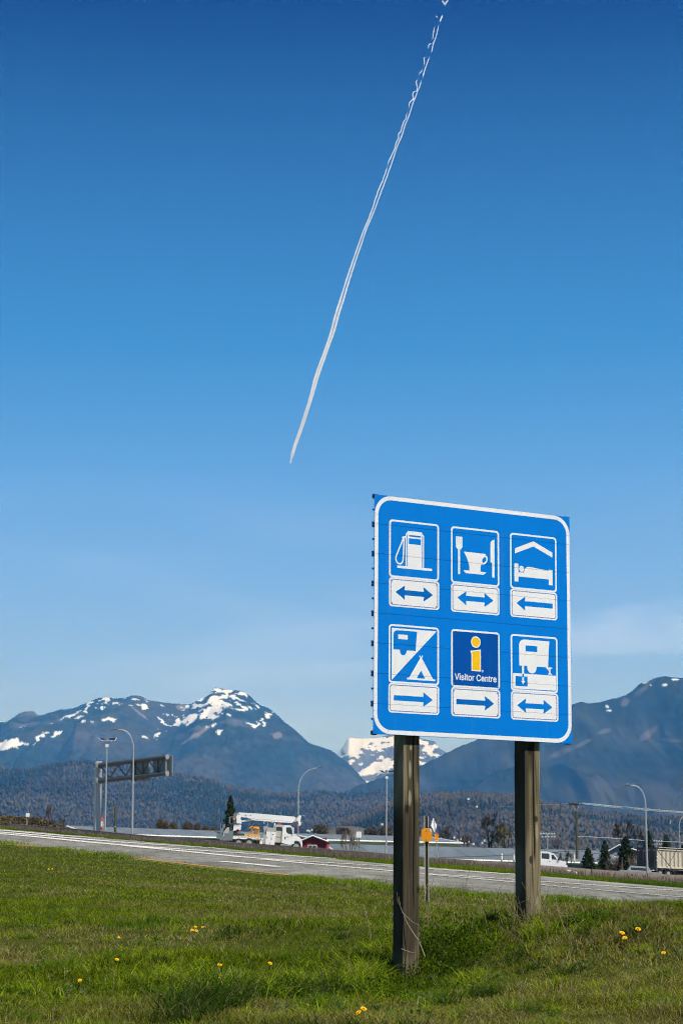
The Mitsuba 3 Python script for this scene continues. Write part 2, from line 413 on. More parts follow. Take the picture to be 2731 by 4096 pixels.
def col_left(px, py, X, Y, Z, S, rd, fine):
    n1, n2, n3 = nz(X, Z * 1.6, 420, 31), nz(X, Z * 2, 90, 32), nz(X, Z * 1.5, 900, 33)
    n4 = nz(X + .5 * Z, Z * 1.2, 27, 34, 3)
    c = mix3(FOREST, (0.055, 0.055, 0.042), np.clip((n1 - .45) * 4, 0, 1))
    low = np.clip((py - 3050) / 80, 0, 1) * np.clip((n3 - .42) * 5, 0, 1)
    c = mix3(c, TWIG, low * .7)
    c = c * (.62 + .76 * n4)[..., None]
    gul = np.clip((rd - .86) * 9, 0, 1) * np.clip((n2 - .45) * 5, 0, 1) * np.clip((3000 - py) / 120, 0, 1)
    c = mix3(c, ROCK, gul * .6)
    c = mix3(c, (0.24, 0.21, 0.20), np.clip(blobs(px, py, [(1111, 2941, 30, 18, -45), (560, 2855, 60, 7, 38), (812, 2925, 60, 10, -38), (760, 2955, 60, 9, -35), (720, 2830, 26, 16, 0)], 0) * 3 + (n2 - .5) * 2.5 - .3, 0, 1) * .7)
    wx = px + 46 * (nz(X, Z * 1.6, 120, 36, 3) - .5) + 30 * (n4 - .5)
    wy = py + 26 * (nz(X, Z * 1.6, 120, 37, 3) - .5) + 20 * (nz(X, Z, 40, 38, 2) - .5)
    sn = np.clip((blobs(wx, wy, snow_left, 0) * 1.2 + (n2 - .5) * 1.4 + (n4 - .5) * 2.6 + .04) * 6, 0, 1)
    sp = np.clip((np.minimum(blobs(px, py, speck_left, 0) * 2.4, .62) + (n2 - .5) * 1.6 + (n4 - .5) * 2.8 - .98) * 9, 0, 1)
    return mix3(c, SNOW, np.maximum(sn, sp * .9))


mountain('mountain', 'long forested mountain with a snow patched summit behind the tilted arm sign', [(-1500, 2960), (-900, 2860), (-400, 2800), (-150, 2860), (0, 2888), (40, 2886), (60, 2866), (105, 2848), (130, 2846), (157, 2861), (225, 2842), (300, 2833), (340, 2812), (405, 2792), (450, 2794), (500, 2790), (535, 2781), (565, 2787),
         (590, 2802), (650, 2810), (750, 2818), (800, 2795), (830, 2783), (862, 2752), (885, 2757), (930, 2760), (965, 2765), (1000, 2785), (1035, 2815), (1080, 2838), (1110, 2862), (1140, 2890), (1180, 2920), (1215, 2955), (1240, 2975), (1290, 2990), (1345, 3018), (1400, 3062), (1450, 3115), (1500, 3165), (1650, 3290), (1800, 3420)],
         13000, 5200, col_left, 3, n=1000, m=220, rough=.32)


def col_mid(px, py, X, Y, Z, S, rd, fine):
    n1, n2 = nz(X, Z * 1.3, 520, 51), nz(X, Z * 1.6, 150, 52)
    c = mix3((0.13, 0.13, 0.14), (0.07, 0.075, 0.075), np.clip((n1 - .4) * 3, 0, 1))
    ice = blobs(px, py, [(1500, 2965, 125, 34, -5), (1405, 2985, 50, 40, 60), (1510, 3070, 90, 22, -20)], 0)
    lit = np.clip((py - 3000) / 150, -.4, 1)
    n3 = nz(X - .4 * Z, Z * 1.5, 48, 53)
    k = np.clip((n2 - .50) * 6 + (n3 - .5) * 9 + (rd - .72) * 2.4 + .95 - lit * .25 + np.clip(ice * 5, -1, 3), 0, 1)
    return mix3(c, SNOW, np.clip((k - .35) * 3, 0, 1))


mountain('snowy_mountain', 'far snow covered peak seen through the gap between the two mountains', [(900, 3330), (1100, 3180), (1250, 3080), (1345, 3025), (1370, 2990), (1400, 2950), (1450, 2953), (1500, 2951), (1570, 2940), (1640, 2938), (1700, 2958), (1735, 2966), (1760, 2995), (1790, 3015), (1850, 3090), (2000, 3200), (2300, 3380)],
         17500, 4700, col_mid, 14, n=420, m=150, rough=0.30, conc=1.0, jag=.6)
snow_right = [(2430, 2827, 7, 8, -30), (2433, 2844, 11, 4, -8), (2655, 2739, 15, 6, -15), (2578, 2733, 16, 5, -10), (2700, 2716, 14, 4, 0), (2600, 2745, 4, 12, -10)]


def col_right(px, py, X, Y, Z, S, rd, fine):
    n1, n2, n3 = nz(X, Z * 1.5, 330, 61), nz(X, Z * 1.5, 80, 62), nz(X, Z * .8, 700, 63)
    c = mix3(FOREST, (0.045, 0.048, 0.038), np.clip((n1 - .45) * 4, 0, 1))
    streak = nz(X, Z * .25, 60, 64)
    c = c * (.55 + .9 * streak)[..., None] * (.75 + .5 * n1)[..., None]
    c = mix3(c, TWIG, np.clip((py - 3060) / 90, 0, 1) * np.clip((n3 - .4) * 4, 0, 1) * .55)
    cl = blobs(px, py, [(2409, 2929, 48, 13, -20), (2594, 2934, 62, 17, -40), (2239, 3013, 70, 15, -25), (2330, 2975, 50, 8, -28), (2680, 2962, 50, 9, 5)], 0)
    c = mix3(c, (0.15, 0.12, 0.11), np.clip(cl * 2 + (n2 - .5) * 2, 0, 1) * .6)
    rock = blobs(px, py, [(2500, 2810, 20, 14, -50), (2580, 2750, 50, 16, -40)], 0)
    c = mix3(c, ROCK, np.clip(rock * 2 + (n2 - .5) * 3 - .3, 0, 1) * .6)
    sn = np.clip((blobs(px + 18 * (nz(X, Z, 70, 66, 3) - .5), py + 12 * (nz(X, Z, 70, 67, 3) - .5), snow_right, 0) + (n2 - .5) * 1.6) * 5, 0, 1)
    return mix3(c, SNOW, sn)


mountain('mountain', 'dark forested mountain rising to the right behind the blue sign', [(1300, 3215), (1420, 3150), (1560, 3098), (1680, 3062), (1770, 3020), (1850, 2980), (1940, 2950), (2040, 2920), (2150, 2870), (2240, 2835), (2290, 2817), (2315, 2810), (2360, 2814), (2390, 2812), (2430, 2800), (2480, 2791), (2525, 2765), (2560, 2733),
         (2590, 2725), (2610, 2714), (2650, 2706), (2690, 2712), (2731, 2714), (2800, 2690), (3000, 2620), (3400, 2600), (3900, 2700), (4500, 2900)], 10000, 3600, col_right, 25, n=800, m=200, rough=.36)


def hill(name, label, pts, dist, run, seed, n, m, base):
    def col(px, py, X, Y, Z, S, rd, fine):
        n1 = nz(X, Y, 160, seed + 1)
        return mix3(base, TWIG, np.clip((n1 - .42) * 4, 0, 1) * .7)
    return mountain(name, label, pts, dist, run, col, seed, n=n, m=m, rough=0.10, jag=.4)


hl = hill('hill', 'long low wooded hill in front of the left mountain', [(-1500, 3120), (-700, 3075), (0, 3080), (105, 3086), (175, 3072), (260, 3060), (375, 3057), (450, 3063), (570, 3084), (700, 3104), (800, 3118), (840, 3124), (940, 3158), (1045, 3172), (1185, 3184), (1300, 3178), (1460, 3184), (1560, 3176), (1700, 3208), (1900, 3260), (2300, 3330), (2700, 3420)],
          6500, 2600, 71, 300, 60, (0.040, 0.044, 0.030))
hr = hill('hill', 'low hillside of bare trees below the right mountain', [(1100, 3400), (1400, 3290), (1560, 3215), (1690, 3190), (1850, 3180), (2000, 3190), (2160, 3215), (2300, 3240), (2450, 3265), (2731, 3285), (3200, 3290), (4200, 3330)], 4200, 1500, 83, 260, 60, (0.050, 0.050, 0.036))


def forest(name, label, sheetdata, count, seed, conifer_share, size, crest=0.06):
    """Far-off wood that reads as one mass: small pointed and rounded crowns over the hill."""
    X, Y, Z, S = sheetdata
    rng = np.random.default_rng(seed)
    ok = (S[:-1, :-1] >= -0.12)
    rowsi, colsi = np.nonzero(ok)
    w = np.clip(Z[rowsi, colsi], 20, None) ** .35
    pick = rng.choice(len(rowsi), count, p=w / w.sum())
    i, j = rowsi[pick], colsi[pick]
    a, b = rng.random(count), rng.random(count)
    lerp = lambda G: G[i, j] * (1 - a) * (1 - b) + G[i + 1, j] * a * (1 - b) + G[i, j + 1] * (1 - a) * b + G[i + 1, j + 1] * a * b
    x, y, z = lerp(X), lerp(Y), lerp(Z)
    patch = nz(x, y, 260, seed + 4, 3)
    con = rng.random(count) < np.clip(conifer_share + (patch - .5) * 4.0, .04, .96)
    h = size * rng.uniform(.6, 1.25, count) * np.where(con, 1.1, .8)
    r = np.where(con, .17, .34) * h * rng.uniform(.8, 1.2, count)
    ang = np.arange(5) * 2 * np.pi / 5
    prof_c, prof_d = [(0.02, .9), (.12, 1.0), (.5, .55), (1.0, .02)], [(.05, .35), (.35, .95), (.72, .85), (1.0, .15)]
    ring = np.stack([np.cos(ang), np.sin(ang)], -1)
    V = np.zeros((count, 4, 5, 3))
    for k in range(4):
        hh = np.where(con, prof_c[k][0], prof_d[k][0]) * h
        rr = np.where(con, prof_c[k][1], prof_d[k][1]) * r
        jit = 1 + .35 * (rng.random((count, 5)) - .5)
        V[:, k, :, 0] = x[:, None] + rr[:, None] * ring[None, :, 0] * jit
        V[:, k, :, 1] = y[:, None] + rr[:, None] * ring[None, :, 1] * jit
        V[:, k, :, 2] = (z + hh)[:, None] - 1
    f = []
    for k in range(3):
        for q in range(5):
            p0, p1 = k * 5 + q, k * 5 + (q + 1) % 5
            f += [[p0, p1, p1 + 5], [p0, p1 + 5, p0 + 5]]
    F = (np.array(f)[None] + (np.arange(count) * 20)[:, None, None]).reshape(-1, 3)
    tone = rng.random((count, 1))
    cc = np.where(con[:, None], np.array([.030, .038, .020]) * (.75 + .5 * tone), np.array([.086, .070, .044]) * (.75 + .45 * tone))
    cc = np.where((~con & (rng.random(count) < .12))[:, None], np.array([.070, .070, .034]) * (.75 + .4 * tone), cc)
    cc = cc * (.25 + 1.5 * nz(x, y + z * 3, 420, seed + 8, 4))[:, None]
    single(name, trimesh.Trimesh(V.reshape(-1, 3), F, process=False), 'm_vertex', label, 'forest', kind='stuff', smooth=True, color=np.repeat(cc, 20, axis=0))


forest('forest', 'mixed conifers and bare trees covering the long low hill', hl, 26000, 5, .52, 17)
forest('forest', 'bare grey brown trees covering the hillside on the right', hr, 16000, 6, .24, 12.5)

# ------------------------------------------------------------------ the blue service sign
a_, b_, c_ = 0.517, -0.003, 0.009
Rz_ = np.array([[math.cos(a_), -math.sin(a_), 0], [math.sin(a_), math.cos(a_), 0], [0, 0, 1]])
Rx_ = np.array([[1, 0, 0], [0, math.cos(b_), -math.sin(b_)], [0, math.sin(b_), math.cos(b_)]])
Ry_ = np.array([[math.cos(c_), 0, math.sin(c_)], [0, 1, 0], [-math.sin(c_), 0, math.cos(c_)]])
SR = Ry_ @ Rx_ @ Rz_
SC = np.array([1.387, 20.636, 2.592 + EYE])
sign = Thing('service_sign', 'big square blue road sign with six white service symbols on two timber posts', 'road sign', R=SR, t=SC)
FACE = np.array([[1, 0, 0], [0, 0, -1], [0, 1, 0.0]])     # drawing plane (x, y, out) -> sign (right, towards the viewer, up)


def painted(base, spots, amount):
    def fn(p, n, uv):
        a = mikit.fbm(p.x * 2.2, p.y * 2.2, p.z * 1.4, 3)
        b = mikit.noise(p.x * 42, p.y * 42, p.z * 42)
        g = mikit.noise(p.x * 15, p.y * 15, p.z * 3)
        run = mikit.noise(p.x * 26, p.y * 26, p.z * .8)              # rain streaks and chalky fading
        c = mi.Color3f(base) * (0.93 + 0.10 * a + 0.03 * g)
        c = mikit.mix(c, mi.Color3f(base) * .8 + mi.Color3f(.05), mikit.smoothstep(.66, .95, run) * .22)
        return mikit.mix(c, spots, mikit.smoothstep(.93, .985, b) * amount)
    return mikit.proc(fn)


mat('m_sign_blue', painted((0.0, 0.205, 0.72), (0.2, 0.3, 0.45), .25), 0.45, 0, .12)
mat('m_sign_navy', painted((0.0, 0.085, 0.40), (0.15, 0.25, 0.4), .2), 0.45, 0, .12)
mat('m_sign_arrow', painted((0.0, 0.140, 0.53), (0.15, 0.25, 0.4), .2), 0.45, 0, .12)
mat('m_sign_white', painted((0.85, 0.87, 0.88), (0.42, 0.30, 0.24), .5), 0.45, 0, .2)
mat('m_sign_yellow', painted((0.95, 0.55, 0.002), (0.6, 0.4, 0.1), .2), 0.4, 0, .35)
PL, N_PL, GAP = 0.305, 8, 0.003
seams = unary_union([sbox(-10, k * 305 - 1.2, 2450, k * 305 + 1.2) for k in range(1, 8)])


def decal(poly, h0, h1, cut=True):
    """flat lettering film in sign millimetres, from h0 to h1 mm in front of the planks"""
    if cut:
        poly = poly.difference(seams)
    m = MB()
    S = np.diag([.001, .001, 1.0])
    m.prism(poly.simplify(.15), (h1 - h0) / 1000, FACE @ S, (-1.22, -h0 / 1000, -1.22))
    return m


def rbox(x0, y0, x1, y1, r):
    return sbox(x0 + r, y0 + r, x1 - r, y1 - r).buffer(r, quad_segs=8)


for k in range(N_PL):
    z0 = -1.22 + k * PL
    m = MB().box((0, .002, z0 + PL / 2), (2.44, .004, PL - GAP))
    for zz in (z0 + .006, z0 + PL - .006):
        m.box((0, .029, zz), (2.439, .050, .005)).box((0, .052, zz + (.012 if zz < z0 + .1 else -.012)), (2.438, .004, .022))
    m.box((0, .024, z0 + PL / 2), (2.438, .040, .004)).box((0, .046, z0 + PL / 2), (2.437, .004, .018))
    sign.part('plank', m, 'm_sign_blue')
for k in range(N_PL + 1):                                             # clamped seams seen at the edge
    for s in (-1, 1):
        m = MB().box((s * 1.19, .036, max(min(-1.22 + k * PL, 1.205), -1.205)), (.05, .036, .044)).tube([[s * 1.19, .05, -1.22 + k * PL], [s * 1.19, .066, -1.22 + k * PL]], .009, 6)
        sign.part('clamp', m, 'm_dark_steel')
outer = rbox(4, 4, 2436, 2436, 195)
inner = rbox(46, 46, 2394, 2394, 155)
film_cuts = unary_union([LineString([(a, b), (c, d)]).buffer(1.2) for a, b, c, d in [(178, 2380, 160, 2450), (2262, 2380, 2280, 2450), (-5, 2235, 60, 2235), (2380, 2235, 2445, 2235), (178, 60, 165, -5), (2262, 60, 2275, -5), (-5, 235, 60, 235), (2380, 235, 2445, 235)]])
sign.part('border', decal(outer.difference(inner).difference(film_cuts), 0, 1.2), 'm_sign_white')


def frame(x0, y0, w=600, h=597, t=19, r=38):
    return rbox(x0, y0, x0 + w, y0 + h, r).difference(rbox(x0 + t, y0 + t, x0 + w - t, y0 + h - t, r - 14))


def P(pts, x0, y0):
    return Polygon([(x + x0, y + y0) for x, y in pts]).buffer(0)


def smoothp(poly, r):
    return poly.buffer(r).buffer(-2 * r).buffer(r)


def arrow_shape(x0, y0, left, right):
    out = []
    if left: out += [(76, 0), (182, 71), (190, 68), (182, 27)]
    else: out += [(62, -27), (62, 27)]
    if right: out += [(417, 27), (410, 68), (418, 71), (526, 0), (418, -71), (410, -68), (417, -27)]
    else: out += [(543, 27), (543, -27)]
    if left: out += [(182, -27), (190, -68), (182, -71)]
    return smoothp(P(out, x0, y0 + 150), 3)


def fuel(x0, y0):
    body = P([(217, 495), (394, 495), (394, 124), (217, 124)], x0, y0).difference(unary_union([P([(237, 455), (377, 455), (377, 437), (237, 437)], x0, y0), P([(235, 421), (378, 421), (378, 360), (235, 360)], x0, y0)]))
    base = P([(97, 126), (515, 126), (515, 101), (97, 101)], x0, y0)
    L = lambda pts, w: LineString([(x + x0, y + y0) for x, y in pts]).buffer(w / 2, cap_style='flat')
    side = [L([(202, 120), (202, 446), (208, 466), (222, 472)], 13), L([(411, 120), (411, 449), (405, 464), (390, 470)], 13)]
    nozzle = P([(151, 422), (160, 431), (197, 440), (197, 423), (178, 416), (154, 412)], x0, y0)
    hose = LineString([(x + x0, y + y0) for x, y in [(171, 416), (88, 230), (82, 210), (81, 190), (86, 170), (98, 155), (112, 147), (126, 145), (142, 149), (155, 159), (163, 174), (166, 190), (178, 414)]]).buffer(7.5)
    return unary_union([body, base, nozzle, hose] + side)


def food(x0, y0):
    fork = P([(60, 490), (60, 381), (86, 354), (86, 101), (88, 98), (108, 98), (111, 101), (111, 354), (141, 381), (141, 490), (137, 495), (123, 495), (121, 490), (121, 408), (119, 408), (119, 490), (115, 495), (102, 495), (99, 490), (99, 408), (97, 408), (97, 490), (93, 495), (82, 495), (79, 490), (79, 408), (77, 408), (77, 490), (73, 495), (62, 495)], x0, y0)
    knife = P([(543, 502), (515, 492), (498, 478), (492, 460), (490, 263), (511, 249), (511, 97), (541, 97)], x0, y0)
    cup = P([(161, 335), (165, 341), (430, 339), (435, 333), (427, 324), (400, 290), (383, 249), (373, 222), (367, 195), (367, 143), (228, 144), (226, 196), (212, 239), (194, 281), (174, 314)], x0, y0)
    saucer = P([(154, 142), (163, 147), (440, 145), (405, 116), (181, 116)], x0, y0)
    ho = P([(427, 324), (446, 316), (457, 295), (451, 265), (435, 243), (412, 226), (394, 222), (372, 226), (376, 290), (400, 322)], x0, y0)
    hi = P([(420, 307), (432, 303), (439, 290), (436, 270), (422, 251), (404, 241), (391, 243), (385, 258), (390, 280), (402, 298)], x0, y0)
    return unary_union([fork, knife, unary_union([cup, ho]).difference(hi), saucer])


def bed(x0, y0):
    roof = P([(61, 432), (302, 530), (546, 429), (546, 376), (301, 474), (61, 378)], x0, y0)
    b = P([(54, 272), (106, 272), (106, 181), (174, 182), (184, 215), (203, 238), (226, 249), (250, 250), (496, 228), (496, 240), (547, 240), (547, 75), (496, 75), (496, 135), (106, 135), (106, 80), (54, 80)], x0, y0)
    return unary_union([roof, smoothp(b, 2), Point(x0 + 146, y0 + 220).buffer(32)])


def camp(x0, y0):
    tri = P([(36, 559), (571, 559), (36, 29)], x0, y0)
    rv = P([(56, 341), (56, 497), (63, 519), (80, 533), (105, 539), (336, 539), (319, 340), (214, 340), (208, 312), (193, 293), (173, 286), (152, 290), (138, 305), (131, 341)], x0, y0)
    win = P([(112, 497), (225, 497), (225, 450), (112, 450)], x0, y0)
    tent = P([(218, 62), (242, 64), (375, 269), (362, 293), (371, 299), (385, 280), (400, 299), (408, 296), (395, 269), (529, 64), (554, 64), (554, 45), (218, 45)], x0, y0)
    door = P([(385, 143), (435, 63), (332, 63)], x0, y0)
    return unary_union([tri.difference(rv), win, tent.difference(door)])


def dump(x0, y0):
    rv = P([(108, 270), (106, 494), (118, 521), (141, 540), (170, 548), (494, 548), (475, 271), (329, 270), (329, 249), (316, 218), (295, 200), (269, 194), (241, 199), (218, 221), (209, 246), (209, 270)], x0, y0).difference(P([(190, 487), (338, 487), (338, 424), (190, 424)], x0, y0))
    pipe = P([(141, 272), (168, 272), (168, 185), (141, 185)], x0, y0)
    gnd = P([(26, 183), (36, 187), (576, 187), (576, 40), (568, 30), (36, 24), (26, 34)], x0, y0)
    gnd = gnd.difference(unary_union([P([(60, 157), (212, 157), (212, 53), (60, 53)], x0, y0), P([(145, 190), (165, 190), (165, 150), (145, 150)], x0, y0)]))
    arr = P([(145, 151), (166, 151), (166, 109), (182, 111), (155, 72), (130, 109), (145, 109)], x0, y0)
    jack = P([(450, 271), (528, 272), (528, 259), (507, 258), (507, 212), (528, 200), (528, 197), (471, 197), (471, 200), (490, 212), (490, 226), (454, 262)], x0, y0).difference(P([(480, 256), (490, 256), (490, 238)], x0, y0))
    return unary_union([rv, pipe, gnd, arr, jack])


COLX, ROWY = (175, 923, 1662), (1600, 522)
top_names = [('fuel pump', fuel), ('fork, cup and knife', food), ('bed under a roof', bed)]
low_names = [('trailer and tent', camp), ('yellow letter i', None), ('trailer emptying its tank', dump)]
arrows = [[(1, 1), (1, 1), (1, 0)], [(0, 1), (0, 1), (1, 1)]]
for r_, names in enumerate((top_names, low_names)):
    for c_i, (what, fn) in enumerate(names):
        x0, y0 = COLX[c_i], ROWY[r_]
        if fn:
            pk = sign.part('symbol', decal(fn(x0, y0), 0, 1.1), 'm_sign_white', f'white {what} symbol')
            fr = frame(x0, y0)
            if fn is dump:
                pass
            sign.part('symbol_frame', decal(fr, 0, 1.3), 'm_sign_white', f'white frame round the {what} symbol')
        else:
            vp = sign.part('visitor_plate', decal(rbox(x0, y0, x0 + 600, y0 + 597, 38), 0.5, 3.0, False), 'm_sign_white', 'navy plate with a yellow letter i reading Visitor Centre')
            sign.part(vp + '__field', decal(rbox(x0 + 19, y0 + 19, x0 + 581, y0 + 578, 12), 3.0, 3.5, False), 'm_sign_navy')
            body = smoothp(P([(232, 380), (238, 385), (363, 406), (363, 177), (247, 177), (247, 345), (243, 362)], x0, y0), 1)
            dot = Point(x0 + 302, y0 + 480).buffer(60)
            sign.part(vp + '__letter_outline', decal(unary_union([body, dot]), 3.5, 4.2, False), 'm_sign_white')
            sign.part(vp + '__letter_i', decal(unary_union([body.buffer(-11), dot.buffer(-11)]), 4.2, 4.7, False), 'm_sign_yellow')
            reg = Point(x0 + 385, y0 + 183).buffer(13).difference(Point(x0 + 385, y0 + 183).buffer(9.5))
            reg = unary_union([reg, sbox(x0 + 381, y0 + 177, x0 + 383, y0 + 190), Point(x0 + 386, y0 + 187).buffer(3.5), LineString([(x0 + 384, y0 + 184), (x0 + 389, y0 + 177)]).buffer(1)])
            sign.part(vp + '__mark', decal(reg, 3.5, 4.0, False), 'm_sign_white')
            tm = meshkit.text_mesh('Visitor Centre', 0.062, 0.0006, True)
            v = np.array(tm.vertices); w_ = v[:, 0].max() - v[:, 0].min()
            v[:, 0] = (v[:, 0] - v[:, 0].min()) * .516 / w_
            v[:, 1] *= 1.02
            m = MB().mesh(trimesh.Trimesh(v, tm.faces, process=False), FACE, ((x0 + 42) / 1000 - 1.22, -.0035, (y0 + 77) / 1000 - 1.22))
            sign.part(vp + '__lettering', m, 'm_sign_white')
            for dx in (26, 574):
                for dy in (26, 571):
                    sign.part(vp + '__rivet', MB().mesh(trimesh.creation.icosphere(1, .009), None, ((x0 + dx) / 1000 - 1.22, -.004, (y0 + dy) / 1000 - 1.22)), 'm_galv')
        # the arrow tab below
        y1 = y0 - 299
        l_, rr_ = arrows[r_][c_i]
        loose = (r_, c_i) in ((0, 0), (1, 1))
        h = 3.0 if loose else 1.4
        lab = {(1, 1): 'double headed', (1, 0): 'left pointing', (0, 1): 'right pointing'}[(l_, rr_)]
        tb = sign.part('arrow_tab', decal(rbox(x0, y1, x0 + 602, y1 + 297, 34), 0.2, h, not loose), 'm_sign_white', f'white tab with a {lab} blue arrow under the {what}')
        ring = rbox(x0 + 17, y1 + 15, x0 + 585, y1 + 282, 26).difference(rbox(x0 + 24, y1 + 22, x0 + 578, y1 + 275, 20))
        blue = 'm_sign_arrow' if loose else 'm_sign_blue'
        sign.part(tb + '__line', decal(ring, h, h + .5, not loose), 'm_sign_navy')
        sign.part(tb + '__arrow', decal(arrow_shape(x0, y1, l_, rr_), h, h + .6, not loose), blue)
        if loose:
            for dx in (36, 566):
                for dy in (36, 262):
                    sign.part(tb + '__rivet', MB().mesh(trimesh.creation.icosphere(1, .008), None, ((x0 + dx) / 1000 - 1.22, -.0035, (y1 + dy) / 1000 - 1.22)), 'm_galv')


POSTS = []                                  # (position along the sign, knots and bleached patches)


def timber(p, n, uv):
    q = p.x * 1.3 + p.y * 0.9
    w = mikit.fbm(p.x * 3, p.y * 3, p.z * .9, 3)
    g = mikit.noise(q * 55 + w * 7, p.z * 1.3, 0)
    g2 = mikit.noise(q * 150, p.z * 3.0, 5)
    st = mikit.fbm(q * 3.0, p.z * 1.1, 9, 3)
    kx = mikit.fbm(q * 9, p.z * 1.6, 2, 2)
    cr = mikit.noise(q * 17, p.z * .45, 31)
    c = mikit.mix((0.055, 0.046, 0.028), (0.345, 0.295, 0.180), g * .65 + g2 * .35)
    c = mikit.mix(c, (0.030, 0.026, 0.020), mikit.smoothstep(.50, .66, st) * .75)
    c = mikit.mix(c, (0.24, 0.21, 0.15), mikit.smoothstep(.66, .80, kx) * .4)
    c = mikit.mix(c, (0.022, 0.019, 0.015), mikit.smoothstep(.70, .80, cr) * .85)
    u = (p.x - 1.387) * .8693 + (p.y - 20.636) * .4943
    for u0, knots in POSTS:
        e = dr.abs(u - u0 - .05 * (mikit.fbm(p.z * .8, u0 * 9, 3, 3) - .5) * 2)
        open_ = mikit.smoothstep(.30, .5, mikit.noise(p.z * 1.7, u0 * 5, 1))
        c = mikit.mix(c, (0.012, 0.011, 0.009), mikit.smoothstep(.014, .005, e) * open_ * .95)
        for du, z0, rx, rz_, tone in knots:
            r = dr.sqrt(dr.square((u - u0 - du) / rx) + dr.square((p.z - z0) / rz_)) + .5 * (w - .5)
            c = mikit.mix(c, tone, mikit.smoothstep(1.0, .55, r) * .8)
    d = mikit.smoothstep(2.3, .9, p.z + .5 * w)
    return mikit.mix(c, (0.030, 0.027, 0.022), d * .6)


def timber_h(p, n, uv):
    q = p.x * 1.3 + p.y * 0.9
    w = mikit.fbm(p.x * 3, p.y * 3, p.z * .9, 3)
    return mikit.noise(q * 55 + w * 7, p.z * 1.3, 0) + .5 * mikit.noise(q * 150, p.z * 3, 5)


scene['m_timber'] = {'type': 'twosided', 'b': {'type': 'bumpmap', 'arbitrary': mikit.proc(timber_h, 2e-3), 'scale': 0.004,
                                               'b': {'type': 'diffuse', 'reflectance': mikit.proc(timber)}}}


def post_mesh(u, top, bot, seed, W=0.196):
    """square sawn post with a drying crack down its front, slightly waney edges"""
    rng = np.random.default_rng(seed)
    zs = np.linspace(bot, top, 90)
    n = 10
    ring = []
    for e in range(4):
        for k in range(n):
            t = -1 + 2 * k / n
            ring.append([(t, -1), (1, t), (-t, 1), (-1, -t)][e])
    ring = np.array(ring) * W / 2
    ch = np.abs(ring).min(1) > W / 2 * .95
    ring[ch] *= .965
    V = np.zeros((len(zs), len(ring), 3))
    V[..., 0], V[..., 1], V[..., 2] = ring[None, :, 0] + u, ring[None, :, 1] + .068 + W / 2, zs[:, None]
    crack = u + .02 * (meshkit.fbm(np.stack([zs * .9, 0 * zs + seed, 0 * zs], -1), 3, seed) - .5) * 3
    for i in range(len(zs)):
        front = ring[:, 1] < -W / 2 * .99
        dx = np.abs(V[i, :, 0] - crack[i])
        V[i, front, 1] += .016 * np.exp(-(dx[front] / .009) ** 2) * (.3 + .7 * np.clip((meshkit.fbm(np.array([[zs[i] * 2, seed, 0.]]), 2, 4)[0] - .3) * 3, 0, 1))
    V += (meshkit.fbm(V * [9, 9, 1.2] + seed, 3, seed)[..., None] - .5) * .010 * np.array([1, 1, 0])
    m = len(ring)
    i, j = np.meshgrid(np.arange(len(zs) - 1), np.arange(m), indexing='ij')
    q = np.stack([i * m + j, i * m + (j + 1) % m, (i + 1) * m + (j + 1) % m, (i + 1) * m + j], -1).reshape(-1, 4)
    v = V.reshape(-1, 3)
    c = len(v)
    v = np.vstack([v, [[u, .068 + W / 2, top]]])
    b = (len(zs) - 1) * m
    f = np.vstack([q[:, [0, 1, 2]], q[:, [0, 2, 3]], [[b + k, b + (k + 1) % m, c] for k in range(m)]])
    return trimesh.Trimesh(v, f, process=False)


def local_u(px, py, y):
    """position along the sign at which a face standing y behind it appears in column px"""
    us = np.linspace(-1.22, 1.22, 400)
    pts = np.stack([us, 0 * us + y, 0 * us - 1.5], -1) @ SR.T + SC
    return float(np.interp(px, row(pts)[0], us))


for px, bot in ((1612.5, -3.75), (2098.0, -3.35)):
    u = local_u(px, 3200, .068) + .098
    D_, L_ = (.018, .015, .011), (.36, .32, .22)
    POSTS.append((u, [(-.07, 2.55, .035, .06, D_), (-.02, 3.17, .02, .05, L_), (-.035, 2.66, .022, .10, L_), (-.03, 2.95, .018, .12, L_), (.06, 1.75, .03, .05, D_)] if px < 2000 else
                 [(.02, 2.47, .03, .04, D_), (.03, 2.33, .02, .10, L_), (-.04, 3.2, .05, .10, D_), (.02, 1.62, .018, .10, L_), (-.05, 2.05, .03, .05, D_)]))
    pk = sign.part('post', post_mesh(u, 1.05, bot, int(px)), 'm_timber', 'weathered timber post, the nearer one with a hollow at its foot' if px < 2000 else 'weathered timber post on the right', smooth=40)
    for zz in (-1.19, -.60, .0, .60):
        for s in (-1, 1):
            m = MB().box((u + s * .135, .0605, zz), (.075, .012, .030)).box((u + s * .104, .085, zz), (.008, .05, .03)).tube([[u + s * .15, .05, zz], [u + s * .15, .078, zz]], .008, 6)
            sign.part('bracket', m, 'm_dark_steel')

